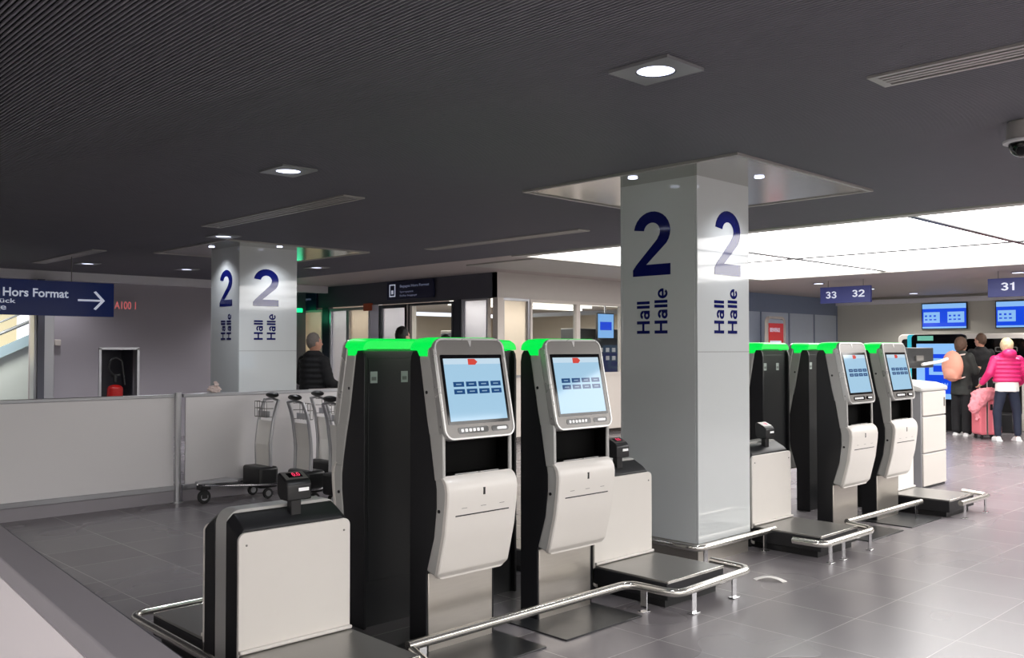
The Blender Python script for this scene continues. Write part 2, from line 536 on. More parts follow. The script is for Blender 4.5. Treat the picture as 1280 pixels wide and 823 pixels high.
MB().box(4.62, 4.92, WY - .22, WY - .001, 0, H - .15).build('trim_5', 'alu', kind='structure', bevel=.01)
MB().box(4.66, 4.76, WY - .26, WY - .221, 0, H - .15).build('trim_6', 'fascia', kind='structure')
MB().box(1.5, 5.4, 19.4, 19.6, 0, H).build('wall_stairwell', 'daylight', kind='structure')
MB().box(9.1, 14, 19.4, 19.6, 0, H).build('wall_passage', 'fascia', kind='structure')
MB().box(9.0, 9.1, WY + .2, 19.4, 0, H).build('wall_passage', 'fascia', kind='structure')
# right-hand end wall
MB().box(22.0, 22.2, -9, 22, 0, H).build('wall_end', 'wallend', kind='structure')
MB().box(21.9, 22.0, -9, 10.9, H - .17, H - .06).build('trim_7', 'band', kind='structure')

# shop block: corner at (10.2, 10.9)
SX, SY, SB = 10.2, 10.9, 2.40
MB().box(SX, SX + .12, SY + .001, 19.4, SB, H).build('wall_shop_side', 'fascia', kind='structure')
MB().box(SX, 17.2, SY, SY + .12, SB, H).build('wall_shop_front', 'fascial', kind='structure')
MB().box(17.2, 22.0, SY, SY + .12, SB, H).build('wall_shop_front', 'fasciab', kind='structure')
b = MB(); b.box(17.2, 22.0, SY, SY + .1, 0, SB)
b.build('wall_right_panels', 'panelb', kind='structure')
b = MB()
for x in (18.3, 19.55, 20.75, 21.92): b.box(x, x + .05, SY - .012, SY, 0, SB)
b.build('trim_8', 'fasciab', kind='structure')
# dado under the glazing, white
MB().box(SX, 17.2, SY, SY + .1, 0.09, 1.08).build('wall_shop_dado', 'winframe', kind='structure')
MB().box(SX, SX + .1, SY + .1, 17.4, 0, .55).build('wall_shop_dado', 'fascia', kind='structure')
# interior
MB().box(SX + .1, 17.1, 18.2, 18.3, 0, SB).build('wall_shop_back', 'beige', kind='structure')
MB().box(17.1, 17.2, SY + .1, 18.3, 0, SB).build('wall_shop_inner', 'beige', kind='structure')
MB().box(SX + .12, 17.1, SY + .12, 18.3, SB + .1, SB + .14).build('ceiling', 'fascial', kind='structure')


def window(n, x0, x1, z0, z1, fm='winframe', t=.05, axis='x', at=SY, cap=None, pane='pane'):
    """glazed bay; axis 'x': in plane y=at; axis 'y': in plane x=at"""
    w_ = MB()
    if axis == 'x':
        w_.box(x0, x0 + t, at - .02, at + .06, z0, z1); w_.box(x1 - t, x1, at - .02, at + .06, z0, z1)
        w_.box(x0 + t, x1 - t, at - .02, at + .06, z1 - t, z1); w_.box(x0 + t, x1 - t, at - .02, at + .06, z0, z0 + t)
        p_ = MB().box(x0 + t, x1 - t, at + .02, at + .028, z0 + t, z1 - t)
    else:
        w_.box(at - .02, at + .06, x0, x0 + t, z0, z1); w_.box(at - .02, at + .06, x1 - t, x1, z0, z1)
        w_.box(at - .02, at + .06, x0 + t, x1 - t, z1 - t, z1); w_.box(at - .02, at + .06, x0 + t, x1 - t, z0, z0 + t)
        p_ = MB().box(at + .02, at + .028, x0 + t, x1 - t, z0 + t, z1 - t)
    f = w_.build('window_%d' % n, fm, kind='structure')
    p_.build('pane', pane, f)
    return f


window(1, 10.95, 12.16, 1.08, SB)
window(2, 12.16, 13.4, 1.08, SB)
window(3, 13.4, 15.2, 1.08, SB)
window(4, 15.2, 17.15, 1.08, SB)
window(5, 10.30, 10.93, 1.08, SB, fm='alu', t=.04, pane='milky')
MB().box(SX - .02, SX + .12, SY - .03, SY + .09, 0, SB).build('trim_9', 'winframe', kind='structure')
window(6, 11.12, 11.78, .55, SB, axis='y', at=SX, fm='alu', t=.03, pane='frost')
MB().box(SX - .03, SX + .08, 11.80, 11.97, 0, SB).build('trim_10', 'darkframe', kind='structure')
window(7, 12.0, 13.25, .55, SB - .02, axis='y', at=SX, fm='darkframe', t=.04)
MB().box(SX - .02, SX + .08, 13.14, 13.36, .55, SB - .05).build('trim_11', 'winframe', kind='structure')
window(8, 13.3, 14.15, .55, SB - .02, axis='y', at=SX, fm='darkframe', t=.06, pane='frost')
MB().box(SX - .02, SX + .08, 14.17, 14.42, 0, SB).build('trim_12', 'alu', kind='structure')
window(9, 14.45, 15.2, .55, SB - .03, axis='y', at=SX, fm='alu', t=.05, pane='milky')
window(10, 15.2, 15.85, .55, SB - .03, axis='y', at=SX, fm='alu', t=.05, pane='frost')
MB().box(SX - .03, SX + .08, 15.87, 16.1, 0, SB).build('trim_13', 'darkframe', kind='structure')
window(11, 16.1, 17.1, .55, SB - .03, axis='y', at=SX, fm='winframe', t=.05, pane='milky')
MB().box(SX - .03, SX + .08, 17.1, 17.5, 0, SB).build('trim_14', 'winframe', kind='structure')

# ================================================================== PILLARS
def pillar(x0, x1, y0, y1, label, texts):
    t = thing('pillar', label, 'pillar', ((x0 + x1) / 2, (y0 + y1) / 2, 0))
    hx, hy = (x1 - x0) / 2, (y1 - y0) / 2
    MB().box(-hx + .03, hx - .03, -hy + .03, hy - .03, 0, H).build('core', 'dark', t)
    for nm, c in (('glass_cladding', (-hx, hx, -hy, -hy + .02)), ('glass_cladding', (-hx, hx, hy - .02, hy)),
                  ('glass_cladding', (-hx, -hx + .02, -hy + .021, hy - .021)), ('glass_cladding', (hx - .02, hx, -hy + .021, hy - .021))):
        g = MB().box(*c, .15, H - .001).build(nm, 'glasswhite', t, bevel=.003)
    sm = MB()
    for z in (.19, 1.38):
        pass
    sm.box(-hx, hx, -hy - .001, -hy, 1.53, 1.534).build('cladding_seam', 'seam', t)
    k = MB().box(-hx + .012, hx - .012, -hy + .012, hy - .012, 0, .149).build('kick_plate', 'steel', t)
    if texts:
        for nm, body, face, a, z, w_, h_, up in texts:
            if face == 'f':
                if up: glyphs(nm, body, (a + h_ - (x0 + x1) / 2, -hy - .0005, z), Z_, -X_, w_, h_, 'bluetxt', t)
                else: glyphs(nm, body, (a - (x0 + x1) / 2, -hy - .0005, z), X_, Z_, w_, h_, 'bluetxt', t)
            else:
                if up: glyphs(nm, body, (-hx - .0005, a - h_ - (y0 + y1) / 2, z), Z_, Y_, w_, h_, 'bluetxt', t)
                else: glyphs(nm, body, (-hx - .0005, a - (y0 + y1) / 2, z), -Y_, Z_, w_, h_, 'bluetxt', t)
    return t


T1 = [('hall_number', '2', 'f', 5.748, 2.105, .35, .485, 0), ('hall_lettering', 'Hall', 'f', 5.742, 1.668, .245, .128, 1),
      ('hall_lettering', 'Halle', 'f', 5.922, 1.668, .337, .126, 1),
      ('hall_number', '2', 'l', 4.385, 2.105, .35, .485, 0), ('hall_lettering', 'Hall', 'l', 4.348, 1.668, .245, .120, 1),
      ('hall_lettering', 'Halle', 'l', 4.182, 1.668, .337, .118, 1)]
pillar(5.53, 6.22, 3.80, 4.51, 'white glass pillar between the two kiosk islands with 2 Hall Halle on it, the nearer one', T1)
T2 = [('hall_number', '2', 'f', 5.49, 2.085, .35, .46, 0), ('hall_lettering', 'Hall', 'f', 5.505, 1.668, .24, .12, 1),
      ('hall_lettering', 'Halle', 'f', 5.68, 1.668, .32, .12, 1),
      ('hall_number', '2', 'l', 10.76, 2.085, .33, .45, 0), ('hall_lettering', 'Hall', 'l', 10.72, 1.668, .24, .115, 1),
      ('hall_lettering', 'Halle', 'l', 10.57, 1.668, .32, .115, 1)]
pillar(5.31, 6.10, 10.25, 11.0, 'smaller-looking white glass pillar marked 2 Hall Halle behind the low glass barrier', T2)


def soffit(x0, x1, y0, y1, label, spots):
    t = thing('soffit_plate', label, 'ceiling plate', ((x0 + x1) / 2, (y0 + y1) / 2, H - .012))
    hx, hy = (x1 - x0) / 2, (y1 - y0) / 2
    MB().box(-hx + .03, hx - .03, -hy + .03, hy - .03, 0.002, .012).build('plate', 'plate', t)
    MB().ring([(-hx, -hy), (hx, -hy), (hx, hy), (-hx, hy)], [(-hx + .03, -hy + .03), (hx - .03, -hy + .03), (hx - .03, hy - .03), (-hx + .03, hy - .03)],
              (0, 0, -.006), X_, Y_, Z_, .018).build('edge_trim', 'vent', t)
    for x, y in spots:
        l = MB().cyl((x - (x0 + x1) / 2, y - (y0 + y1) / 2, -.006), (x - (x0 + x1) / 2, y - (y0 + y1) / 2, .004), .035, n=20).build('spot_lens', 'lampw', t)
    return t


soffit(5.11, 7.08, 3.20, 5.17, 'square polished metal plate on the ceiling round the top of the nearer pillar', [(5.91, 3.52), (5.27, 4.18)])
soffit(4.9, 6.9, 9.8, 11.8, 'square polished metal plate on the ceiling round the top of the farther pillar', [(5.72, 10.02), (5.12, 10.6)])
for x, y in ((5.91, 3.50), (5.72, 9.98)):
    spot('pillar_spot', (x, y, H - .03), 34, 120, .9)
spot('pillar_spot', (5.10, 10.6, H - .03), 30, 120, .9)

# ================================================================== CEILING FITTINGS
def downlight(x, y, label, power=90):
    t = thing('ceiling_downlight', label, 'ceiling light', (x, y, H - .01), 0, None)
    MB().ring([(.138 * a / max(abs(a), abs(c)), .165 * c / max(abs(a), abs(c))) for a, c in [(math.cos(2 * PI * i / 32), math.sin(2 * PI * i / 32)) for i in range(32)]],
              [(.092 * math.cos(2 * PI * i / 32), .092 * math.sin(2 * PI * i / 32)) for i in range(32)], (0, 0, -.006), X_, Y_, Z_, .014).build('frame', 'lampframe', t)
    MB().cyl((0, 0, .0), (0, 0, .008), .086, n=32).build('diffuser', 'lampw', t)
    MB().ring([(.092 * math.cos(2 * PI * i / 32), .092 * math.sin(2 * PI * i / 32)) for i in range(32)],
              [(.086 * math.cos(2 * PI * i / 32), .086 * math.sin(2 * PI * i / 32)) for i in range(32)], (0, 0, -.004), X_, Y_, Z_, .012).build('gasket', 'black', t)
    spot('downlight_beam', (x, y, H - .03), power, 125, .9, radius=.09)
    return t


downlight(3.32, 2.50, 'square ceiling downlight nearest the camera, above the kiosks')
downlight(3.33, 5.72, 'square ceiling downlight above and beyond the first kiosk, second nearest')
downlight(4.75, 9.55, 'square ceiling downlight just in front of the farther pillar')
downlight(4.83, 13.98, 'small square ceiling downlight over the blue arrow sign', 200)
for x, y, L in ((6.3, 13.9, 'small square ceiling downlight between the arrow sign and the farther pillar'),
                (7.6, 12.2, 'small square ceiling downlight just beyond the farther pillar')):
    downlight(x, y, L, 170)


def vent(x0, x1, y0, y1, label, m='vent'):
    t = thing('ceiling_vent', label, 'ceiling vent', ((x0 + x1) / 2, (y0 + y1) / 2, H - .012))
    hx, hy = (x1 - x0) / 2, (y1 - y0) / 2
    MB().ring([(-hx, -hy), (hx, -hy), (hx, hy), (-hx, hy)], [(-hx + .025, -hy + .04), (hx - .025, -hy + .04), (hx - .025, hy - .04), (-hx + .025, hy - .04)],
              (0, 0, 0), X_, Y_, Z_, .012).build('frame', m, t)
    MB().box(-hx + .02, hx - .02, -hy + .03, hy - .03, .009, .0115).build('backing', 'void', t)
    s_ = MB()
    n = 4
    for i in range(1, n):
        x = -hx + .025 + (2 * hx - .05) * i / n
        s_.box(x - .011, x + .011, -hy + .04, hy - .04, .001, .008)
    s_.build('blades', m, t)
    return t


vent(4.12, 4.32, -1.2, 1.89, 'bright slotted linear ceiling vent above the open floor on the right')
vent(4.19, 4.40, 6.32, 8.92, 'slotted linear ceiling vent between the nearest downlights and the farther pillar')
vent(4.20, 4.38, 12.0, 14.4, 'slotted linear ceiling vent above the blue arrow sign')
vent(7.16, 7.34, 6.4, 9.0, 'thin slotted ceiling vent left of the nearer pillar, before the shop')
# dome camera
t = thing('dome_camera', 'grey dome security camera hanging from the ceiling at the right edge', 'camera', (5.55, 1.66, H), 0)
MB().cyl((0, 0, -.11), (0, 0, 0), .085, .075, n=28).build('housing', 'vent', t, bevel=.01)
MB().cyl((0, 0, -.125), (0, 0, -.108), .10, .10, n=28).build('collar', 'band', t, bevel=.004)
MB().sph((0, 0, -.13), .072, n=20).build('dome', 'gloss', t, smooth=True)

# ================================================================== KIOSK
def make_kiosk(label):
    t = thing('check_in_kiosk', label, 'kiosk')
    MB().box(-.222, .222, -.03, .066, 0, .405).build('pedestal', 'steel', t, bevel=.004)
    side = [(-.026, 0), (-.026, .40), (-.034, .42), (-.088, .60), (-.108, .75), (-.108, .84), (-.095, .93), (-.03, 1.20), (.026, 1.515), (.040, 1.543), (.085, 1.543), (.102, 1.52), (.11, 1.48), (.11, 0)]
    for sx in (-1, 1):
        MB().prism(side, (sx * .226 - .008, 0, 0), Y_, Z_, X_, .018).build('side_plate', 'blackp', t, bevel=.003)
    MB().box(-.217, .217, .068, .080, 0, 1.54).build('back_panel', 'dark', t)
    bp = MB().box(-.19, .19, .080, .084, .25, 1.50).build('service_door', 'dark', t, bevel=.003)
    for x in (.155, -.06):
        s_ = MB().box(x - .024, x + .024,   .084, .086, 1.36, 1.425).build('sticker', 'sticker', t)
        MB().box(x - .016, x + .016, .086, .0865, 1.375, 1.395).build('print', 'stickerw', s_)
    # shell: lower body
    front = [(-.165, .905), (-.190, .878), (-.200, .84), (-.197, .78), (-.175, .62), (-.125, .425), (-.105, .40)]
    back = [(-.03, .42), (-.088, .60), (-.108, .75), (-.108, .84), (-.097, .905)]
    MB().prism(front + back, (-.238, 0, 0), Y_, Z_, X_, .476).build('lower_shell', 'shell', t, bevel=.012, seg=3, angle=50)
    # white front cover: rows down the curved front, corners rounded
    def prof(z):
        for (ya, za), (yb, zb) in zip(front, front[1:]):
            if zb <= z <= za: return ya + (yb - ya) * (za - z) / (za - zb)
        return front[0][0] if z > front[0][1] else front[-1][0]
    zt, zb_, rr_ = .912, .388, .042
    cv = MB(); rows = []
    zs = [zt, zt - .004, zt - .012, zt - .024] + [zt - .045 - i * .035 for i in range(12)] + [zb_ + rr_ * (1 - math.sin(i * PI / 16)) for i in range(9)]
    zs = sorted(set(round(q, 5) for q in zs), reverse=True)
    for z in zs:
        hw = .242
        if z < zb_ + rr_: hw -= rr_ - math.sqrt(max(0, rr_ ** 2 - (zb_ + rr_ - z) ** 2))
        if z > zt - .015: hw -= .015 - math.sqrt(max(0, .015 ** 2 - (z - zt + .015) ** 2))
        yf = prof(z) - .011 + (.010 * ((z - zt + .024) / .024) ** 2 if z > zt - .024 else 0)
        yb = prof(z) + .016
        rows.append([cv.bm.verts.new(p) for p in ((-hw, yb, z), (-hw, yf + .006, z), (-hw + .006, yf, z), (hw - .006, yf, z), (hw, yf + .006, z), (hw, yb, z))])
    for A_, B_ in zip(rows, rows[1:]):
        for i in range(6): cv.bm.faces.new((A_[i], A_[(i + 1) % 6], B_[(i + 1) % 6], B_[i]))
    cv.bm.faces.new(rows[0]); cv.bm.faces.new(rows[-1][::-1])
    cv.build('front_cover', 'white', t, smooth=True)
    # cheeks beside the printer opening
    ch = [(-.168, .885), (-.165, 1.13), (-.055, 1.13), (-.10, .885)]
    for sx in (-1, 1):
        MB().prism(ch, (sx * .2305 - .0095, 0, 0), Y_, Z_, X_, .019).build('side_cheek', 'shell', t, bevel=.006)
    rc = MB()
    rc.box(-.220, .220, -.066, -.056, .91, 1.13)
    rc.box(-.220, -.217, -.155, -.056, .91, 1.12); rc.box(.217, .220, -.155, -.056, .91, 1.12); rc.box(-.217, .217, -.160, -.056, .907, .9135); rc.box(-.217, .217, -.14, -.056, 1.112, 1.118)
    rc.build('printer_recess', 'recess', t)
    MB().box(-.15, .15, -.158, -.152, .9135, .9175).build('paper_lip', 'silver', t)
    # upper shell behind the head
    up = [(-.153, 1.11), (-.145, 1.14), (-.062, 1.545), (-.057, 1.555), (-.045, 1.575), (.02, 1.575), (.028, 1.50), (-.03, 1.20), (-.052, 1.11)]
    MB().prism(up, (-.2395, 0, 0), Y_, Z_, X_, .479).build('upper_shell', 'shell', t, bevel=.012, seg=3, angle=50)
    # green light arch over the top: outer and inner outlines lofted front to back
    def arch(hw, top, R, zb, n=8):
        return [(-hw, zb)] + [(-hw + R - R * math.cos(a), top - R + R * math.sin(a)) for a in [i * PI / 2 / n for i in range(n + 1)]] + \
               [(hw - R + R * math.cos(a), top - R + R * math.sin(a)) for a in [(n - i) * PI / 2 / n for i in range(n + 1)]] + [(hw, zb)]
    g = MB()
    rows = []
    for y, yt, zb, top, ri in ((-.042, -.072, 1.515, 1.612, .045), (.020, .020, 1.515, 1.612, .045), (.040, .040, 1.545, 1.611, .006), (.085, .085, 1.545, 1.608, .006), (.102, .102, 1.548, 1.598, .004)):
        o_, i_ = arch(.244 if y < .10 else .238, top, min(.06, top - zb - .001), zb), arch(.212, 1.552, ri - .001 if ri < .01 else min(ri, 1.552 - zb - .001), zb)
        f_ = lambda p: yt if p[1] > 1.56 else y
        rows.append(([g.bm.verts.new((p[0], f_(p), p[1])) for p in o_], [g.bm.verts.new((p[0], f_(p), p[1])) for p in i_]))
    k = len(o_)
    for (oa, ia), (ob_, ib) in zip(rows, rows[1:]):
        for i in range(k - 1):
            g.bm.faces.new((oa[i], oa[i + 1], ob_[i + 1], ob_[i])); g.bm.faces.new((ia[i], ib[i], ib[i + 1], ia[i + 1]))
        g.bm.faces.new((oa[0], ob_[0], ib[0], ia[0])); g.bm.faces.new((oa[-1], ia[-1], ib[-1], ob_[-1]))
    for oo, ii in (rows[0], rows[-1]):
        for i in range(k - 1): g.bm.faces.new((oo[i], ii[i], ii[i + 1], oo[i + 1]))
    g.build('light_bar', 'green', t, smooth=True)
    # head slab on a tilted plane
    o = Vector((0, -.190, 1.092)); v = (Vector((0, -.085, 1.608)) - o); Lh = v.length; v.normalize(); n = X_.cross(v)  # n points to the front (-y)
    if n.y > 0: n = -n
    out = rrect(-.243, .243, 0, Lh, .055); inn = rrect(-.231, .231, .012, Lh - .012, .045)
    MB().prism(out, o, X_, v, -n, .045).build('head_frame', 'silver', t, bevel=.006, seg=3, angle=60)
    MB().prism(inn, o + n * .0, X_, v, n, .003).build('bezel', 'bezel', t)
    MB().ring(rrect(-.243, .243, 0, Lh, .055), rrect(-.232, .232, .011, Lh - .011, .046), o, X_, v, n, .006).build('head_rim', 'silver', t, bevel=.002)
    e = o + n * .003
    MB().prism(rrect(-.214, .214, .078, .438, .006), e, X_, v, n, .002).build('screen_glass', 'gloss', t)
    e2 = e + n * .002
    d = MB().prism([(-.197, .094), (.197, .094), (.197, .418), (-.197, .418)], e2, X_, v, n, .001).build('screen', 'disp', t)
    e3 = e2 + n * .001
    MB().prism([(-.197, .388), (.197, .388), (.197, .418), (-.197, .418)], e3, X_, v, n, .0006).build('header_bar', 'dispw', d)
    MB().prism([(-.032, .384), (.016, .384), (.034, .400), (.014, .416), (-.032, .416)], e3 + n * .0006, X_, v, n, .0006).build('red_mark', 'logo', d)
    for r_ in range(2):
        for c_ in range(4):
            x = -.150 + c_ * .086; z = .232 + r_ * .038
            MB().prism([(x, z), (x + .072, z), (x + .072, z + .026), (x, z + .026)], e3, X_, v, n, .0006).build('button_tile', 'btn', d)
            MB().prism([(x + .018, z + .010), (x + .054, z + .010), (x + .054, z + .016), (x + .018, z + .016)], e3 + n * .0006, X_, v, n, .0004).build('button_caption', 'btnw', d)
    # notch mark at the top
    MB().prism([(-.012, Lh - .012), (.012, Lh - .012), (.002, Lh - .045), (-.002, Lh - .045)], o + n * .003, X_, v, n, .002).build('notch', 'silver', t)
    # button strip below the screen
    MB().prism(rrect(-.155, .052, .030, .062, .012), e, X_, v, n, .0015).build('keypad', 'gloss', t)
    kp = MB()
    for i in range(6):
        x = -.128 + i * .027
        kp.prism(rrect(x - .009, x + .009, .038, .054, .004, 3), e + n * .0015, X_, v, n, .002)
    kp.build('keypad_icons', 'icon', t)
    MB().prism(rrect(.075, .195, .032, .060, .012), e, X_, v, n, .0015).build('reader', 'gloss', t)
    MB().prism(rrect(.112, .180, .039, .053, .006, 4), e + n * .0015, X_, v, n, .002).build('reader_light', 'icon', t)
    # slots on the lower front
    def fy(z):
        for (ya, za), (yb, zb) in zip(front, front[1:]):
            if zb <= z <= za: return ya + (yb - ya) * (za - z) / (za - zb)
        return -.2
    MB().box(-.007, .007, fy(.82) - .012, fy(.82) + .003, .805, .842).build('card_slot', 'black', t)
    MB().box(-.185, .185, fy(.712) - .0118, fy(.712) + .01, .709, .715).build('ticket_slot', 'black', t)
    q = MB()
    for x in (-.13, .0, .13): q.box(x - .018, x + .018, fy(.748) - .0112, fy(.748) + .01, .747, .750)
    q.build('slot_marks', 'bezel', t)
    for sx in (-1, 1):
        MB().cyl((sx * .238, -.035, 1.33), (sx * .2415, -.035, 1.33), .009, n=12).build('lock_screw', 'black', t)
        MB().cyl((sx * .238, -.135, .735), (sx * .2425, -.135, .735), .009, n=12).build('lock_screw', 'black', t)
    return t


K1 = (3.175, 3.985); K2 = (7.53, 8.365)
F = 3.70
kk = make_kiosk('tall check-in kiosk with lit blue screen, nearest of the front row, its lit screen largest')
kk.location = (K1[0], F, 0)
G = 'self-service check-in kiosks'
kk['group'] = G
dup(kk, (K1[1], F, 0), 0, 'check-in kiosk with lit blue screen standing second nearest, just before the big pillar', group=G)
dup(kk, (K2[0], F, 0), 0, 'check-in kiosk facing us just beyond the big pillar, glare across its screen', group=G)
dup(kk, (K2[1], F, 0), 0, 'check-in kiosk facing us farthest along the row, beside the white service cabinet', group=G)
R1, R2 = 4.33, 4.43
dup(kk, (K1[0], R1, 0), PI, 'check-in kiosk turned away, its large black back and green top behind the nearest kiosk', group=G)
dup(kk, (3.885, R1, 0), PI, 'turned-away kiosk mostly hidden, its dark edge showing between the two nearest kiosks', group=G)
dup(kk, (K2[0], R2, 0), PI, 'turned-away kiosk with green top close behind the big pillar, two stickers on its back', group=G)
dup(kk, (K2[1], R2, 0), PI, 'turned-away kiosk with slanting pale side, behind the glare-screened kiosk', group=G)

# floor plates before the kiosks
for i, (x, L) in enumerate(((2.80, 'dark flat floor plate before the nearest kiosk'), (3.60, 'dark flat floor plate before the second nearest kiosk'),
                            (7.20, 'dark flat floor plate before the kiosk just beyond the big pillar'), (8.02, 'dark flat floor plate before the farthest front kiosk'))):
    o = MB().box(0, .65, 0, .56, 0, .008).build('floor_plate', 'steeltop' if False else 'dark', bevel=.003)
    tag(o, L, 'floor plate', 'floor plates before the kiosks', (x, 3.31, 0))

# ================================================================== BAGGAGE SCALE (double sided)
def make_scale(label):
    t = thing('baggage_scale', label, 'scale')
    for s in (0, 1):
        # platform, local frame of the front one; the rear one mirrored in y about .18
        f = (lambda y: y) if s == 0 else (lambda y: .36 - y)
        def yy(a, b_): return (min(f(a), f(b_)), max(f(a), f(b_)))
        y0, y1 = yy(-.57, 0.02)
        MB().box(-.27, .27, *yy(-.53, .02), 0, .05).build('plinth', 'black', t)
        p = MB().box(-.30, .30, y0, y1, .05, .152).build('platform', 'blackp', t, bevel=.006)
        MB().box(-.298, .298, yy(-.568, -.005)[0], yy(-.568, -.005)[1], .152, .165).build('top_plate', 'steeltop', t, bevel=.003)
        e0, e1 = yy(-.574, -.562)
        MB().box(-.298, .298, e0, e1, .150, .168).build('edge_strip', 'pipe', t, bevel=.002)
        # white panel, kick lip
        n = -Y_ if s == 0 else Y_
        MB().prism(rrect(-.30, .30, .02, .712, .035), (0, f(0.0), .0), X_, Z_, -n, .018).build('front_panel', 'white', t, bevel=.004)
        a, c = yy(-.022, 0.0)
        MB().box(-.30, .30, a, c, .168, .186).build('kick_lip', 'white', t, bevel=.006)
        prof = [(f(.019), .0), (f(.019), .715), (f(.05), .742), (f(.125), .785), (f(.125), 0)]
        # black housing with chamfered upper corners: loft of chamfered outlines
        h = MB()
        def outline(ztop, ch): return [(-.30, 0), (-.30, ztop - ch), (-.30 + ch, ztop), (.30 - ch, ztop), (.30, ztop - ch), (.30, 0)]
        rows = []
        for yq, zt, ch in ((.019, .722, .035), (.05, .748, .035), (.125, .787, .035)):
            rows.append([h.bm.verts.new((x, f(yq), z)) for x, z in outline(zt, ch)])
        for r0, r1 in zip(rows, rows[1:]):
            for i in range(6):
                h.bm.faces.new((r0[i], r0[(i + 1) % 6], r1[(i + 1) % 6], r1[i]))
        h.bm.faces.new(rows[0]); h.bm.faces.new(rows[-1][::-1])
        h.build('housing', 'blackp', t, bevel=.004)
        dx = .03 if s == 0 else -.03
        for x in (-.262, .262): MB().cyl((x, f(-.003) if s == 0 else f(-.019), .655), (x, f(.001), .655), .005, n=10).build('panel_screw', 'bezel', t)
        # display on its post
        if s == 1: continue
        MB().box(dx - .028, dx + .028, *yy(.06, .10), .74, .85).build('display_post', 'black', t, bevel=.004)
        hb = MB().prism([(f(.03), .825), (f(.03), .90), (f(.045), .92), (f(.12), .955), (f(.13), .945), (f(.13), .85), (f(.10), .825)], (dx - .066, 0, 0), Y_, Z_, X_, .132)
        hd = hb.build('display_head', 'black', t, bevel=.008, seg=3)
        u = (Vector((0, f(.12), .955)) - Vector((0, f(.045), .92))); lu = u.length; u.normalize()
        nn = X_.cross(u)
        if nn.z < 0: nn = -nn
        o0 = Vector((dx, f(.045), .92)) + nn * .001
        MB().prism([(-.06, .008), (.06, .008), (.06, lu - .008), (-.06, lu - .008)], o0, X_, u, nn, .002).build('display_face', 'bezel', hd)
        MB().prism([(-.038, .022), (.038, .022), (.038, lu - .022), (-.038, lu - .022)], o0 + nn * .002, X_, u, nn, .0015).build('display_window', 'gloss', hd)
        rx = Vector((1, 0, 0)) if s == 0 else Vector((-1, 0, 0))
        text('digits', '0.0', o0 + nn * .0036 + u * .030 + rx * (-.012), rx, u, .042, .03, 'led', hd, .02, .0006)
        a, c = yy(.0280, .0298)
        MB().box(dx - .006, dx + .05, a, c, .868, .884).build('label_strip', 'icon', hd)
    MB().prism(rrect(-.298, .298, .0, .80, .07), (0, .126, 0), X_, Z_, Y_, .108).build('middle_core', 'shell', t, bevel=.004)
    return t


ss = make_scale('white-panelled double baggage scale nearest us, before the nearest kiosk')
G = 'baggage scales with consoles'
ss.location = (2.30, 3.85, 0); ss['group'] = G
dup(ss, (4.765, 3.86, 0), 0, 'baggage scale between the second nearest kiosk and the big pillar, platform ringed by rail', group=G)
dup(ss, (6.65, 3.86, 0), 0, 'baggage scale just beyond the big pillar, before the glare-screened kiosk', group=G)
dup(ss, (9.03, 3.83, 0), 0, 'baggage scale farthest away, beside the last front kiosk', group=G)

# ================================================================== GUARD RAILS
def rail(name, pts, posts, label, r=.024):
    t = thing('guard_rail', label, 'rail', (pts[0][0], pts[0][1], 0), 0, 'tubular floor guard rails')
    p0 = Vector((pts[0][0], pts[0][1], 0))
    MB().tube([Vector((x, y, .15)) - p0 for x, y in pts], r, n=14, fillet=.09).build('tube', 'pipe', t, smooth=True)
    for x, y, ax in posts:
        x -= p0.x; y -= p0.y
        q = MB()
        if ax == 'x': q.box(x - .022, x + .022, y - .004, y + .004, .006, .14)
        else: q.box(x - .004, x + .004, y - .022, y + .022, .006, .14)
        q.build('bracket', 'chrome', t)
        MB().box(x - .035, x + .035, y - .022, y + .022, 0, .007).build('foot', 'chrome', t, bevel=.002)
    return t


rail('a', [(2.66, 3.46), (4.31, 3.46), (4.33, 3.12), (5.16, 3.15), (5.18, 3.46)], [(4.33, 3.36, 'y'), (4.52, 3.14, 'x'), (4.98, 3.16, 'x'), (2.75, 3.46, 'x')],
     'silver tubular rail along the floor before the two nearest kiosks, bending round a scale')
rail('b', [(2.64, 3.40), (2.56, 3.15), (1.80, 3.15), (1.90, 3.5), (1.92, 4.88), (2.66, 4.88), (2.70, 4.70)], [(2.2, 3.15, 'x'), (1.915, 4.0, 'y'), (2.2, 4.88, 'x')],
     'silver tubular rail looping low round the nearest baggage scale', .02)
rail('c', [(5.41, 4.2), (5.41, 3.72), (6.44, 3.72)], [(5.5, 3.72, 'x'), (6.3, 3.72, 'x')], 'silver tubular rail round the foot of the big pillar')
rail('d', [(6.16, 3.41), (6.17, 3.17), (6.98, 3.17), (7.05, 3.42)], [(6.28, 3.18, 'x'), (6.46, 3.17, 'x'), (6.92, 3.18, 'x')],
     'short silver tubular rail bent round the scale beyond the big pillar')
rail('e', [(7.14, 3.47), (8.56, 3.45)], [(8.46, 3.45, 'x'), (7.3, 3.47, 'x')], 'straight silver tubular rail before the two farther kiosks')
rail('f', [(8.72, 3.16), (9.40, 3.14), (9.50, 3.42)], [(8.82, 3.16, 'x'), (9.3, 3.145, 'x')], 'short silver tubular rail at the farthest baggage scale')

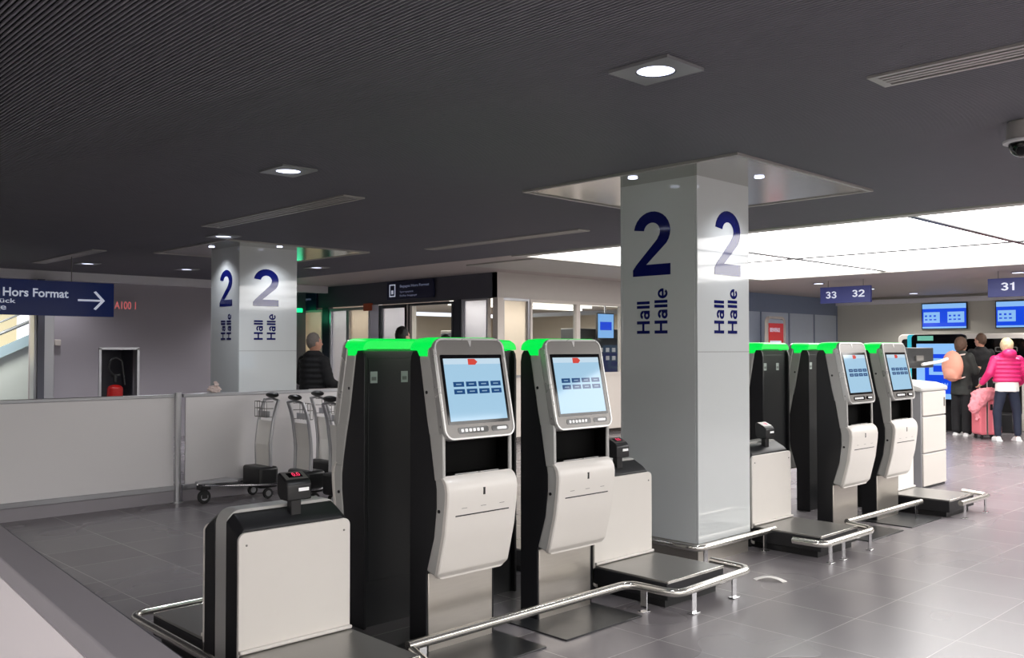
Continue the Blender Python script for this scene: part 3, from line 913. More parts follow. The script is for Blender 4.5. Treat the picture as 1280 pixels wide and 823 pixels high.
# ================================================================== BARRIERS
def glass_barrier(x0, x1, y, label):
    t = thing('glass_barrier', label, 'barrier', (x0, y, 0), 0, 'low frosted barrier panels')
    L = x1 - x0
    MB().box(.03, L - .03, -.008, .008, .17, 1.065).build('panel', 'barrier', t)
    MB().box(0, L, -.022, .022, 1.06, 1.095).build('top_rail', 'alu', t, bevel=.005)
    MB().box(0, L, -.03, .03, .12, .17).build('bottom_rail', 'alu', t, bevel=.005)
    p_ = MB().cyl((L - .0, -.03, 0), (L - .0, -.03, 1.11), .032, n=20).build('post', 'alu', t, smooth=True)
    MB().cyl((L, -.03, 0), (L, -.03, .012), .055, n=20).build('base_flange', 'alu', p_)
    MB().box(0, L, -.016, .016, 0, .12).build('skirting', 'cap', t)
    return t


glass_barrier(-.0, 1.98, 9.07, 'low frosted white barrier panel at the far left edge')
glass_barrier(2.045, 4.02, 9.07, 'wide low frosted white barrier panel on the left, ending at the steel post')
glass_barrier(4.08, 6.05, 9.07, 'low frosted white barrier panel behind the luggage trolleys')
glass_barrier(6.11, 8.1, 9.07, 'low frosted white barrier panel behind the nearest kiosk')
# near parapet board, slightly rotated
t = thing('parapet_board', 'pale board with grey cap cutting across the bottom left corner', 'barrier', (.585, 1.30, 0), math.radians(-4.6))
MB().box(-.075, -.006, -2.2, 2.9, 0, 1.06).build('board', 'barrierw', t)
MB().box(-.075, .004, -2.2, 2.9, 1.06, 1.10).build('cap', 'cap', t, bevel=.004)
MB().box(-.004, .012, -2.2, 2.9, 1.02, 1.092).build('edge_strip', 'fascia', t)

# crumpled paper on the barrier
random.seed(4)
pp = MB(); pp.sph((0, 0, .035), .04, 1.9, .8, .8, 12); pp.sph((.02, 0, .07), .03, .8, .8, 1.3, 10)
for v in pp.bm.verts: v.co += Vector((random.uniform(-.014, .014), random.uniform(-.01, .01), random.uniform(-.012, .012)))
mz = min(v.co.z for v in pp.bm.verts)
for v in pp.bm.verts: v.co.z -= mz
tag(pp.build('crumpled_paper', 'paper'), 'crumpled pale pink paper left on top of the low barrier', 'paper', None, (4.42, 9.07, 1.095))

# ================================================================== TROLLEYS
def make_trolley(label):
    t = thing('luggage_trolley', label, 'trolley')
    fr = MB()
    for s in (-1, 1):
        fr.tube([(-.62, s * .05, .19), (-.45, s * .10, .175), (0, s * .21, .15), (.12, s * .21, .15)], .014, n=10)
    fr.tube([(-.66, 0, .20), (-.62, .05, .19)], .014, n=8); fr.tube([(-.66, 0, .20), (-.62, -.05, .19)], .014, n=8)
    fr.tube([(0, -.21, .15), (0, .21, .15)], .012, n=8)
    fr.build('frame', 'chrome', t, smooth=True)
    MB().prism([(-.68, -.035), (-.62, -.07), (-.3, -.13), (-.3, .13), (-.62, .07), (-.68, .035)], (0, 0, .205), X_, Y_, Z_, .02).build('deck', 'alu', t, bevel=.003)
    MB().box(-.09, .13, -.19, .19, .11, .33).build('rear_bumper', 'black', t, bevel=.03, seg=3)
    up = MB()
    for s in (-1, 1):
        up.tube([(.06, s * .15, .30), (.05, s * .15, .55), (.09, s * .15, .85), (.15, s * .14, 1.02)], .018, n=10, fillet=.1)
    up.build('uprights', 'alu', t, smooth=True)
    MB().prism([(.045, .33), (.035, .55), (.07, .80), (.078, .80), (.045, .55), (.055, .33)], (0, -.135, 0), X_, Z_, Y_, .27).build('back_board', 'whitec', t)
    bk = MB()
    for z in (.84, .93, 1.0):
        bk.tube([(.09, -.14, z), (.02, -.12, z), (.02, .12, z), (.09, .14, z)], .004, n=6)
    for i in range(6):
        y = -.125 + .05 * i
        bk.tube([(.02, y, 1.0), (.02, y, .84), (.08, y, .84)], .003, n=6)
    bk.build('wire_basket', 'bezel', t)
    MB().box(.055, .062, -.12, .12, .84, .90).build('plate', 'alu', t)
    hb = MB().sph((.155, 0, 1.065), .05, .9, 2.3, .62, 18)
    hb.build('handle', 'black', t, smooth=True)
    MB().tube([(.15, -.14, 1.01), (.155, 0, 1.03), (.15, .14, 1.01)], .013, n=8).build('cross_tube', 'alu', t)
    def wheel(x, y, r, cw):
        wv = MB().cyl((x, y - .014, r), (x, y + .014, r), r, n=22).build('wheel', 'rubber', t, bevel=.006)
        MB().cyl((x, y - .016, r), (x, y + .016, r), r * .55, n=18).build('hub', 'alu', wv)
    wheel(-.60, 0, .068, 0); wheel(.02, -.16, .055, 0); wheel(.02, .16, .055, 0)
    q = MB()
    q.box(-.63, -.57, -.02, -.017, .05, .15); q.box(-.63, -.57, .017, .02, .05, .15); q.box(-.66, -.55, -.045, .045, .14, .185)
    q.build('fork', 'black', t, bevel=.003)
    return t


G = 'parked luggage trolleys'
tr = make_trolley('luggage trolley parked by the low barrier, its front wheel farthest left'); tr['group'] = G
tr.location = (4.78, 8.78, 0)
dup(tr, (5.0, 8.17, 0), PI, 'luggage trolley with clean white back board, second of the parked row', group=G)
dup(tr, (5.62, 8.74, 0), PI, 'luggage trolley third in the parked row, just left of the nearest turned-away kiosk', group=G)
dup(tr, (5.09, 7.66, 0), PI, 'luggage trolley nearly hidden behind the kiosk edge, last of the parked row', group=G)

# ================================================================== HANGING SIGNS
def hanging(name, label, cat, loc, rz, w_, h_, d_, m, items, drop=True):
    """sign panel; local x along its width, facing -y, origin at the lower left corner"""
    t = thing(name, label, cat, loc, rz)
    MB().box(0, w_, 0, d_, 0, h_).build('panel', m, t, bevel=.004)
    if drop:
        for x in (w_ * .15, w_ * .85): MB().cyl((x, d_ / 2, h_), (x, d_ / 2, H - loc[2]), .006, n=8).build('hanger_rod', 'bezel', t)
    for nm, body, x, z, tw, th, mm, bo in items:
        if all(c in GL for c in body): glyphs(nm, body, (x, -.0005, z), X_, Z_, tw, th, mm, t)
        else: text(nm, body, (x, -.001, z), X_, Z_, tw, th, mm, t, bo)
    return t


t = hanging('hanging_sign', 'large dark blue hanging sign reading Hors Format with a white arrow', 'sign', (1.2, 13.0, 2.00), 0, 3.65, .465, .10, 'signb',
            [('lettering', 'Hors Format', 2.25, .24, .80, .115, 'signw', .02), ('lettering', 'plück', 2.12, .135, .28, .075, 'signw', .01),
             ('lettering', 'ge', 2.15, .04, .14, .075, 'signw', .01)])
a_ = MB()
a_.prism([(3.17, .207), (3.50, .207), (3.50, .233), (3.17, .233)], (0, -.001, 0), X_, Z_, -Y_, .004)
a_.prism([(3.375, .335), (3.405, .35), (3.525, .22), (3.405, .09), (3.375, .105), (3.48, .22)], (0, -.001, 0), X_, Z_, -Y_, .0045)
a_.build('arrow', 'signw', t)
# hanging number signs
hanging('hanging_sign', 'indigo hanging sign with white numbers 33 and 32', 'sign', (15.95, 8.24, 2.40), -PI / 2, .96, .30, .06, 'signp',
        [('number', '33', .11, .09, .21, .13, 'signw', .02), ('number', '32', .62, .10, .23, .13, 'signw', .02)])
hanging('hanging_sign', 'indigo hanging sign with the white number 31', 'sign', (15.95, 5.32, 2.40), -PI / 2, 1.02, .30, .06, 'signp',
        [('number', '31', .20, .10, .20, .13, 'signw', .02)])
hanging('shop_sign', 'navy shop sign with a white pictogram on the dark fascia', 'sign', (SX - .05, 13.86, 2.47), -PI / 2, 1.36, .33, .04, 'signn',
        [('lettering', 'Bagages Hors Format', .40, .20, .85, .06, 'signg', .01), ('lettering', 'Sperrgepäck', .40, .11, .40, .04, 'signg', .0), ('lettering', 'Bulky baggage', .40, .04, .5, .04, 'signg', .0)], drop=False)
p = [o for o in bpy.data.objects if o.name.startswith('shop_sign')][0]
MB().ring([(.08, .05), (.26, .05), (.26, .28), (.08, .28)], [(.10, .07), (.24, .07), (.24, .26), (.10, .26)], (0, -.001, 0), X_, Z_, -Y_, .004).build('pictogram', 'signw', p)
MB().prism([(.14, .10), (.20, .10), (.20, .17), (.14, .17)], (0, -.001, 0), X_, Z_, -Y_, .004).build('pictogram_case', 'signw', p)
hanging('shop_sign', 'navy shop sign just behind the farther pillar', 'sign', (SX - .05, 17.6, 2.36), -PI / 2, 1.3, .35, .04, 'signn',
        [('lettering', 'Bagages & Objets', .15, .20, .95, .06, 'signg', .01), ('lettering', 'Fundbüro', .15, .11, .35, .04, 'signg', .0), ('lettering', 'Lost property', .15, .04, .6, .04, 'signg', .0)], drop=False)
o = MB().box(0, .14, -.06, 0, 0, .08).build('emergency_light', 'exitg'); tag(o, 'small glowing green emergency light by the farther pillar', 'light', None, (9.90, 16.70, 2.32))
l = bpy.data.lights.new('green_glow', 'POINT'); l.energy = 1.2; l.color = (.1, 1, .5); l.shadow_soft_size = .1
lo = bpy.data.objects.new('green_glow', l); C.objects.link(lo); lo.location = (9.8, 16.45, 2.2)
MB().box(9.12, 10.15, 16.7, 16.8, 0, H).build('wall_passage', 'fascia', kind='structure')
o = MB().box(-.05, .0, -.12, .12, -.07, .07).build('alarm_box', 'orange'); tag(o, 'small orange alarm box on the dark fascia', 'alarm', None, (SX, 14.5, 2.36))

for x, p_ in ((4.95, 40), (8.7, 110)): spot('wall_wash', (x, WY - .55, H - .03), p_, 130, .8, (.97, .95, 1), .05)
# wall details on the mauve wall
t = thing('numeral_sign', 'small red glowing sign on the mauve wall beside the blue arrow sign', 'sign', (5.9, WY - .03, 2.24))
MB().box(0, .42, .0, .03, -.02, .16).build('case', 'wallg', t)
text('digits', 'A100 1', (.03, -.001, .0), X_, Z_, .36, .13, 'neon', t, .0, .003)
o = MB().box(-.05, .05, -.07, 0, -.05, .05).build('wall_speaker', 'winframe', bevel=.01); tag(o, 'small white box fixed high on the mauve wall', 'speaker', None, (5.02, WY, 1.66))

# fire extinguisher in the niche
t = thing('fire_extinguisher', 'red fire extinguisher with black hose in the dark wall niche', 'fire extinguisher', (5.92, WY - .12, .0))
MB().cyl((0, 0, .9), (0, 0, 1.0), .03, n=12)
b = MB(); b.cyl((0, 0, .0), (0, 0, .88), .125, n=24); b.sph((0, 0, .88), .125, 1, 1, .6, 20)
b.build('cylinder', 'redx', t, smooth=True)
MB().cyl((0, 0, 1.0), (0, 0, 1.12), .03, n=12).build('valve', 'black', t)
MB().tube([(-.02, -.02, 1.1), (-.12, -.03, 1.2), (-.10, -.03, 1.36), (.0, -.03, 1.42), (.1, -.03, 1.36), (.11, -.04, 1.2), (.14, -.05, .95)], .018, n=10, fillet=.08).build('hose', 'black', t, smooth=True)
MB().box(-.06, .08, -.02, .02, 1.10, 1.13).build('lever', 'black', t)

# stairs seen through the opening
def stair_rail(z0, z1, y, m, r, label):
    t = MB().tube([(0, 0, 0), (2.9, 0, z1 - z0)], r, n=8).build('stair_handrail', m)
    tag(t, label, 'handrail', None, (2.5, y, z0)); return t
st = thing('staircase', 'pale blue and white staircase glimpsed through the bright opening at the left', 'staircase', (2.9, 17.5, 0))
MB().prism([(0, .75), (3.2, 2.3), (3.2, 2.12), (0, .57)], (0, 0, 0), X_, Z_, Y_, .1).build('stringer', 'railb', st)
for k, z in enumerate((1.02, 1.22, 1.44, 1.62)):
    MB().tube([(0, 0, z), (3.2, 0, z + 1.5)], (.03, .018, .022, .018)[k], n=8).build('handrail', 'rail', st, smooth=True)
MB().prism([(0, 0), (3.2, 0), (3.2, 2.1), (0, .55)], (0, .1, 0), X_, Z_, Y_, .05).build('side_panel', 'stairp', st)
for x in (.6, 1.5, 2.4):
    MB().cyl((x, 0, .75 + x * .48), (x, 0, 1.62 + x * .47), .014, n=8).build('baluster', 'rail', st)

area('stair_fill', (3.8, 16.7, 2.7), 1.4, .7, 70, (1, .96, .85))  # added unseen fill light, brightens the near side of the stair rails

# ================================================================== SHOP INTERIOR
for i, (x, y, ln, ax, L) in enumerate(((11.0, 12.3, 5, 'x', 'nearest the glass front'), (11.2, 13.2, 4, 'x', 'halfway back'), (12.0, 14.2, 4, 'x', 'by the back wall'), (10.6, 12.6, 2.2, 'y', 'behind the side window'))):
    b = MB()
    b.box(0, ln if ax == 'x' else .1, 0, .1 if ax == 'x' else ln, 0, .05)
    tag(b.build('strip_light', 'tube'), 'bright strip light under the shop ceiling, ' + L, 'ceiling light', None, (x, y, SB + .048))
area('shop_light', (11.6, 16.2, 2.42), 1.6, 2.5, 130, (1, .93, .84))
area('shop_light', (13.2, 13.0, 2.42), 5.0, 2.5, 300, (1, .93, .84))
t = thing('shop_shelf', 'dark shelf unit with pale squares behind the shop glass', 'shelf', (12.9, 11.6, 0))
MB().box(0, 1.6, 0, .4, 0, 1.95).build('carcass', 'dark', t, bevel=.01)
q = MB()
for i in range(8):
    for k in range(2): q.box(.1 + i * .19, .2 + i * .19, -.01, 0, 1.5 - k * .16, 1.58 - k * .16)
q.build('labels', 'winframe', t)
t = thing('shop_counter', 'dark counter with scanner inside the shop', 'counter', (11.5, 12.2, 0))
MB().box(0, 1.0, 0, .5, 0, 1.60).build('body', 'dark', t, bevel=.02)
MB().box(.2, .9, .05, .45, 1.60, 1.72).build('scanner', 'bezel', t, bevel=.02)
MB().box(.48, .54, -.01, 0, 1.63, 1.68).build('green_lamp', 'exitg', t)
t = thing('wall_monitor', 'small blue monitor behind the shop glass by the pillar', 'monitor', (13.28, 11.4, 2.0))
MB().box(0, .5, 0, .04, -.25, .25).build('case', 'black', t)
MB().box(.02, .48, -.003, 0, -.23, .23).build('screen', 'monl', t)
MB().box(.08, .42, -.006, -.003, -.08, .08).build('picture', 'monb', t)
MB().tube([(0.25, .02, .25), (.25, .02, .44)], .015).build('bracket', 'alu', t)
t = thing('shop_cabinet', 'tall pale cabinet standing inside the shop behind the side windows', 'cabinet', (10.9, 12.3, 0))
MB().box(0, .3, 0, .9, 0, 1.9).build('carcass', 'fascial', t, bevel=.01)
MB().box(-.012, 0, .03, .44, .05, 1.85).build('door', 'frost', t); MB().box(-.012, 0, .46, .87, .05, 1.85).build('door', 'frost', t)

# white counter by the farther pillar
t = thing('counter_desk', 'low white counter with cream top beside the farther pillar', 'counter', (5.95, 9.25, 0))
MB().box(0, .95, 0, .4, 0, 1.02).build('body', 'whitec', t)
MB().box(-.03, .98, -.03, .43, 1.02, 1.07).build('top', 'winframe', t, bevel=.008)

# ================================================================== RIGHT BACKGROUND
for x in (16.4, 18.6, 20.8):  # downlights added to brighten the far end wall, no such lamps known
    for y in (1.5, 5.0, 8.5):
        t = thing('added_far_downlight', 'small round downlight added to brighten the far end, beyond the luminous field', 'ceiling light', (x, y, H - .012), 0, 'small added downlights of the far ceiling')
        MB().cyl((0, 0, 0), (0, 0, .012), .11, n=20).build('rim', 'lampframe', t)
        MB().cyl((0, 0, -.002), (0, 0, 0), .085, n=20).build('lens', 'lampw', t)
        spot('far_fill_beam', (x, y, H - .03), 170, 150, .8, (1, .96, .9), .08)


def monitor(y0, y1, z0, z1, label):
    t = thing('wall_monitor', label, 'monitor', (21.93, y0, z0), -PI / 2, 'blue flight monitors on the end wall')
    W, Hh = y0 - y1, z1 - z0
    MB().box(0, W, 0, .05, 0, Hh).build('case', 'black', t)
    MB().box(.02, W - .02, -.004, 0, .02, Hh - .02).build('screen', 'monb', t)
    MB().box(.02, W - .02, -.007, -.004, Hh - .13, Hh - .02).build('header', 'monl', t)
    MB().box(.02, W - .02, -.007, -.004, .02, .06).build('footer', 'monl', t)
    for x in (.05, W * .58):
        c_ = MB().box(x, x + W * .36, -.007, -.004, .15, .40).build('box', 'monl', t)
        q = MB()
        for i in range(3):
            q.box(x + .03 + i * .1, x + .09 + i * .1, -.009, -.007, .21, .24); q.box(x + .03 + i * .1, x + .08 + i * .1, -.009, -.007, .29, .33)
        q.build('print', 'monb', c_)
    return t


monitor(8.78, 7.76, 2.02, 2.63, 'blue wall monitor with two pale boxes, between the number signs')
monitor(7.16, 6.14, 2.02, 2.63, 'blue wall monitor with pale boxes at the right edge below number 31')

# self bag-drop machines facing -X
def machine(y, label, x=18.9):
    t = thing('bag_drop_machine', label, 'machine', (x, y, 0), -PI / 2, 'white bag drop machines along the back')
    W = 1.22
    MB().prism(rrect(0, W, 0, 1.86, .10), (0, 0, 0), X_, Z_, Y_, .5).build('housing', 'white', t, bevel=.02, seg=3)
    MB().prism(rrect(.08, W - .08, .95, 1.76, .06), (0, -.012, 0), X_, Z_, Y_, .014).build('hood', 'gloss', t)
    MB().prism(rrect(.14, W - .14, .30, .90, .05), (0, -.012, 0), X_, Z_, Y_, .014).build('belt_opening', 'black', t)
    MB().box(.14, W - .14, -.5, -.013, 0, .35).build('belt', 'dark', t, bevel=.02)
    MB().ring(rrect(.62, 1.02, 1.50, 1.60, .03), rrect(.64, 1.0, 1.52, 1.58, .02), (0, -.014, 0), X_, Z_, -Y_, .004).build('light_ring', 'bezel', t)
    return t


machine(8.05, 'white bag drop machine behind the tall blue screen')
machine(6.80, 'white bag drop machine behind the two people in dark coats')
machine(5.55, 'white bag drop machine behind the person in pink')
machine(4.30, 'white bag drop machine at the right edge, beyond the person in pink')
t = thing('information_totem', 'tall blue touchscreen with teal side and mint header left of the backpack', 'screen', (18.1, 7.45, 0), -PI / 2, None)
MB().prism(rrect(0, 1.0, 0, 1.84, .08), (0, 0, 0), X_, Z_, Y_, .12).build('case', 'gloss', t, bevel=.01)
MB().prism(rrect(-.09, .06, .05, 1.84, .05), (0, .02, 0), X_, Z_, Y_, .12).build('side_trim', 'teal', t, bevel=.01)
MB().box(.12, .42, -.006, 0, 1.72, 1.81).build('header', 'mint', t)
sn = MB().box(.10, .95, -.006, 0, .60, 1.66).build('screen', 'monl', t)
MB().box(.26, .95, -.009, -.006, .70, 1.46).build('picture', 'monb', sn)
MB().box(.34, .76, -.012, -.009, 1.06, 1.38).build('box', 'monl', sn)
MB().box(.42, .68, -.015, -.012, 1.12, 1.24).build('box_print', 'monb', sn)
text('print', 'SCAN', (.44, -.012, .86), X_, Z_, .25, .05, 'monl', sn, 0)

# red poster totem
t = thing('poster_stand', 'red poster in a pale rounded stand by the blue-grey panels', 'poster', (17.66, 10.35, 0), 0, None)
MB().ring(rrect(0, .78, 0, 2.27, .14), rrect(.05, .73, .05, 2.22, .10), (0, 0, 0), X_, Z_, Y_, .06).build('frame', 'winframe', t)
MB().box(.05, .73, .02, .04, .06, 2.2).build('board', 'panelb', t)
ps = MB().box(.09, .70, .008, .02, .9, 2.12).build('poster', 'red', t)
text('lettering', 'BIENVENUE', (.13, .007, 1.93), X_, Z_, .42, .09, 'signw', ps, .01)
text('lettering', 'EUROAIR', (.13, .007, 1.62), X_, Z_, .5, .12, 'signw', ps, .02) if False else MB().box(.13, .60, .006, .008, 1.62, 1.74).build('text_bar', 'signw', ps)
text('lettering', 'Check-in', (.13, .007, 1.42), X_, Z_, .4, .09, 'signw', ps, .0)

# service cabinet with monitor
t = thing('service_cabinet', 'white three-door service cabinet with a monitor beside the farthest front kiosk', 'cabinet', (10.30, 4.12, 0))
MB().box(.0, .66, .02, .5, .02, 1.08).build('carcass', 'alu', t, bevel=.005)
for z0, z1 in ((.03, .385), (.40, .795), (.81, 1.075)):
    d_ = MB().box(.01, .65, 0, .02, z0, z1).build('door', 'fascial', t, bevel=.005)
    if z0 > .8: MB().box(.59, .61, -.008, 0, .90, 1.0).build('handle', 'bezel', d_)
MB().prism([(0, 1.08), (0.0, 1.13), (.12, 1.17), (.52, 1.20), (.52, 1.08)], (-.02, .0, 0), Y_, Z_, X_, .74).build('sloped_top', 'shell', t, bevel=.015)
MB().box(.05, .16, .2, .3, 1.15, 1.44).build('monitor_post', 'shell', t, bevel=.01)
mn = MB().box(-.12, .62, .12, .16, 1.34, 1.57).build('monitor_back', 'dark', t, bevel=.008)
MB().box(.1, .3, .105, .12, 1.42, 1.48).build('monitor_mount', 'bezel', mn)
MB().tube([(.12, .05, 1.38), (.45, -.02, 1.41), (.60, -.04, 1.44)], .017, n=12).build('scanner_arm', 'white', t, smooth=True)
for x, y in ((.06, .06), (.60, .06), (.06, .44), (.60, .44)):
    pass
MB().box(.0, .66, .02, .5, 0, .02).build('plinth', 'dark', t)
q = thing('castor_base', 'small wheeled trolley base poking out behind the white service cabinet', 'trolley', (11.15, 4.45, 0))
MB().box(-.15, .28, -.04, .04, .16, .20).build('bar', 'alu', q, bevel=.008)
wv = MB().cyl((.2, -.02, .06), (.2, .02, .06), .06, n=20).build('wheel', 'rubber', q, bevel=.006)
MB().cyl((.2, -.022, .06), (.2, .022, .06), .03, n=16).build('hub', 'alu', wv)
MB().box(.17, .23, -.03, .03, .06, .17).build('fork', 'alu', q)
MB().tube([(-.1, 0, .18), (-.1, 0, .34), (.1, 0, .36)], .012).build('hoop', 'chrome', q)
MB().cyl((-.1, -.02, .05), (-.1, .02, .05), .05, n=20).build('wheel', 'rubber', q)

# ================================================================== PEOPLE
def bake(bm, name, m, parent, voxel, smooth=4, tex=None):
    bmesh.ops.recalc_face_normals(bm, faces=bm.faces)
    me = bpy.data.meshes.new('tmp'); bm.to_mesh(me); bm.free()
    o = bpy.data.objects.new('tmp', me); C.objects.link(o)
    r = o.modifiers.new('r', 'REMESH'); r.mode = 'VOXEL'; r.voxel_size = voxel
    s = o.modifiers.new('s', 'SMOOTH'); s.factor = .5; s.iterations = smooth
    if tex:
        tx = bpy.data.textures.new('tx', 'CLOUDS'); tx.noise_scale = tex[0]
        d = o.modifiers.new('d', 'DISPLACE'); d.texture = tx; d.strength = tex[1]; d.mid_level = .5
    dg = bpy.context.evaluated_depsgraph_get()
    m2 = bpy.data.meshes.new_from_object(o.evaluated_get(dg))
    bpy.data.objects.remove(o); bpy.data.meshes.remove(me)
    m2.name = name; m2.materials.clear(); m2.materials.append(M[m])
    for p in m2.polygons: p.use_smooth = True
    q = bpy.data.objects.new(name, m2); C.objects.link(q); q.parent = parent
    return q


def limb(b, pts):
    for (p0, r0), (p1, r1) in zip(pts, pts[1:]):
        b.cyl(p0, p1, r0, r1, n=14)
        b.sph(p0, r0, n=12); b.sph(p1, r1, n=12)


def torso(b, rows):
    """rows of (z, y, halfwidth, halfdepth): stacked ellipses lofted"""
    n = 20; R = []
    for z, y, a, c_ in rows:
        R.append([b.bm.verts.new((a * math.cos(2 * PI * i / n), y + c_ * math.sin(2 * PI * i / n), z)) for i in range(n)])
    for A, B in zip(R, R[1:]):
        for i in range(n):
            b.bm.faces.new((A[i], A[(i + 1) % n], B[(i + 1) % n], B[i]))
    b.bm.faces.new(R[0][::-1]); b.bm.faces.new(R[-1])


def person(label, loc, rz, h, arms, jacket, jm, hem, tm, hair, hm, headturn=0, puffs=False, shirt=None, hood=False, widelegs=False, spread=.09, shoe_m='shoe', slim=1.0):
    """built at 1.72 m facing +y, scaled to h. arms: [(side, elbow, hand), ...]"""
    t = thing('person', label, 'person', loc, rz)
    k = h / 1.72
    t.scale = (k, k, k)
    # body with head, face, hands
    b = MB()
    torso(b, [(.88, 0, .15, .10), (1.0, 0, .14, .095), (1.12, 0, .125, .09), (1.3, 0, .15, .09), (1.39, 0, .12, .075), (1.44, 0, .07, .06)])
    b.cyl((0, .0, 1.42), (0, .01, 1.54), .055, .05, n=16)
    ct, st_ = math.cos(headturn), math.sin(headturn)
    hc = Vector((0, .015, 1.60))
    def hp(x, y, z): return hc + Vector((x * ct - y * st_, x * st_ + y * ct, z))
    b.sph(hc, .1, .78, .95, 1.15, 20)
    b.sph(hp(0, .03, -.055), .062, .85, 1, .95, 16)                       # jaw
    b.cyl(hp(0, .085, .02), hp(0, .112, -.022), .010, .015, n=8); b.sph(hp(0, .108, -.024), .016, n=8)   # nose
    b.sph(hp(0, .092, -.058), .018, 1.3, .6, .5, 8)                         # lips
    for s in (-1, 1):
        b.sph(hp(s * .078, -.005, -.01), .024, .45, .8, 1.3, 10)           # ears
        b.sph(hp(s * .030, .083, .03), .015, 1.2, .6, .5, 8)               # brows
    for side, el, ha in arms:
        sh = Vector((side * .145 * slim, 0, 1.36)); el = Vector(el); ha = Vector(ha)
        limb(b, [(sh, .045), (el, .042), (ha, .028)])
        d = (ha - el).normalized(); u = d.cross(Vector((0, 0, 1)))
        if u.length < .2: u = d.cross(Vector((0, 1, 0)))
        u.normalize(); w_ = u.cross(d)
        palm = ha + d * .045
        b.sph(palm, .042, .75, .75, .75, 10); b.cyl(ha, palm + d * .02, .024, .030, n=10)
        for i in range(4):
            o0 = ha + d * .075 + u * (-.03 + .02 * i)
            L1 = (.036, .042, .04, .03)[i]
            m1 = o0 + d * L1 + w_ * .008; e1 = m1 + d * .022 - w_ * -.022
            limb(b, [(o0 - d * .02, .0105), (m1, .0095), (e1, .008)])
        th = ha + d * .02 + u * -.035
        limb(b, [(ha + d * .02, .013), (th + d * .02, .011), (th + d * .05, .009)])
    for s in (-1, 1):
        limb(b, [(Vector((s * .085, 0, .90)), .085), (Vector((s * spread, .01, .50)), .055), (Vector((s * spread, -.01, .09)), .037)])
        limb(b, [(Vector((s * spread, -.02, .05)), .035), (Vector((s * (spread + .01), .12, .035)), .03)])
    bake(b.bm, 'body', 'skin', t, .011, 3)
    # trousers
    b = MB()
    torso(b, [(.84, 0, .165, .12), (.95, 0, .16, .115), (1.02, 0, .15, .11)])
    for s in (-1, 1):
        if widelegs: limb(b, [(Vector((s * .085, 0, .88)), .10), (Vector((s * spread, 0, .5)), .09), (Vector((s * spread, 0, .10)), .085)])
        else: limb(b, [(Vector((s * .085, 0, .88)), .098), (Vector((s * spread, .01, .50)), .072), (Vector((s * spread, -.01, .12)), .055)])
    bake(b.bm, 'trousers', tm, t, .016, 4, (.12, .012))
    # shoes
    for s in (-1, 1):
        b = MB()
        b.sph((s * spread, -.03, .045), .045, 1, 1, 1, 12); limb(b, [(Vector((s * spread, -.03, .045)), .044), (Vector((s * (spread + .01), .12, .036)), .036)])
        b.box(s * spread - .042, s * spread + .05, -.07, .14, 0, .025)
        bake(b.bm, 'shoe', shoe_m, t, .010, 3)
    if shirt:
        b = MB(); torso(b, [(shirt[1], 0, .19, .135), (shirt[1] + .12, 0, .185, .135), (1.12, 0, .16, .12)])
        bake(b.bm, 'shirt', shirt[0], t, .014, 4, (.1, .02))
    # jacket
    b = MB()
    W = .175 * slim
    rows = [(hem, 0, W + .025, .15), (hem + .1, 0, W + .015, .145), (1.08, 0, W, .135), (1.28, 0, W + .02, .135), (1.40, 0, W + .01, .115), (1.46, 0, .10, .085), (1.50, .0, .075, .075)]
    if puffs:
        rr = []
        z = hem
        while z < 1.46:
            f_ = min(1, max(0, (z - 1.34) / .12)); a = (W + .03) * (1 - f_) + .10 * f_; c_ = .145 * (1 - f_) + .09 * f_
            rr += [(z, 0, a * .95, c_ * .93), (z + .035, 0, a * 1.04, c_ * 1.05)]
            z += .07
        rows = rr + [(1.50, 0, .075, .075)]
    torso(b, rows)
    for side, el, ha in arms:
        sh = Vector((side * .165 * slim, 0, 1.385)); el = Vector(el); ha = Vector(ha)
        if puffs:
            for p0, p1, ra, rb in ((sh, el, .082, .07), (el, ha, .07, .05)):
                nseg = 5
                for i in range(nseg):
                    q0 = p0.lerp(p1, i / nseg); q1 = p0.lerp(p1, (i + 1) / nseg); r_ = ra + (rb - ra) * (i + .5) / nseg
                    b.cyl(q0, q1, r_ * .92, r_ * .92, n=14); b.sph((q0 + q1) / 2, r_ * 1.02, n=12)
                b.sph(p1, rb, n=12)
        else:
            limb(b, [(sh, .078), (el, .064), (ha - (ha - el).normalized() * .01, .046)])
    if hood: b.sph((0, -.10, 1.47), .11, 1.1, .75, .75, 14)
    bake(b.bm, jacket, jm, t, .012 if puffs else .016, 2 if puffs else 5, None if puffs else (.1, .02))
    # hair
    b = MB()
    if hair == 'short':
        b.sph(hp(0, -.018, .022), .104, .82, .93, 1.10, 18)
    elif hair == 'bob':
        b.sph(hp(0, -.025, .015), .114, .90, .95, 1.12, 18); b.sph(hp(0, -.055, -.05), .085, 1.0, .7, .9, 14)
    else:
        b.sph(hp(0, -.02, .02), .108, .84, .95, 1.10, 18); b.sph(hp(0, -.10, .03), .045, 1, 1, 1, 12)
    bake(b.bm, 'hair', hm, t, .010, 2, (.03, .014))
    return t


def at(u, v=None, d=None):
    """floor point under pixel column u at depth d (both only used to choose where people stand)"""
    a = math.radians(45.979)
    s = (u - 640) / 1142.0
    return (d * (math.cos(a) + math.sin(a) * s), d * (math.sin(a) - math.cos(a) * s), 0)


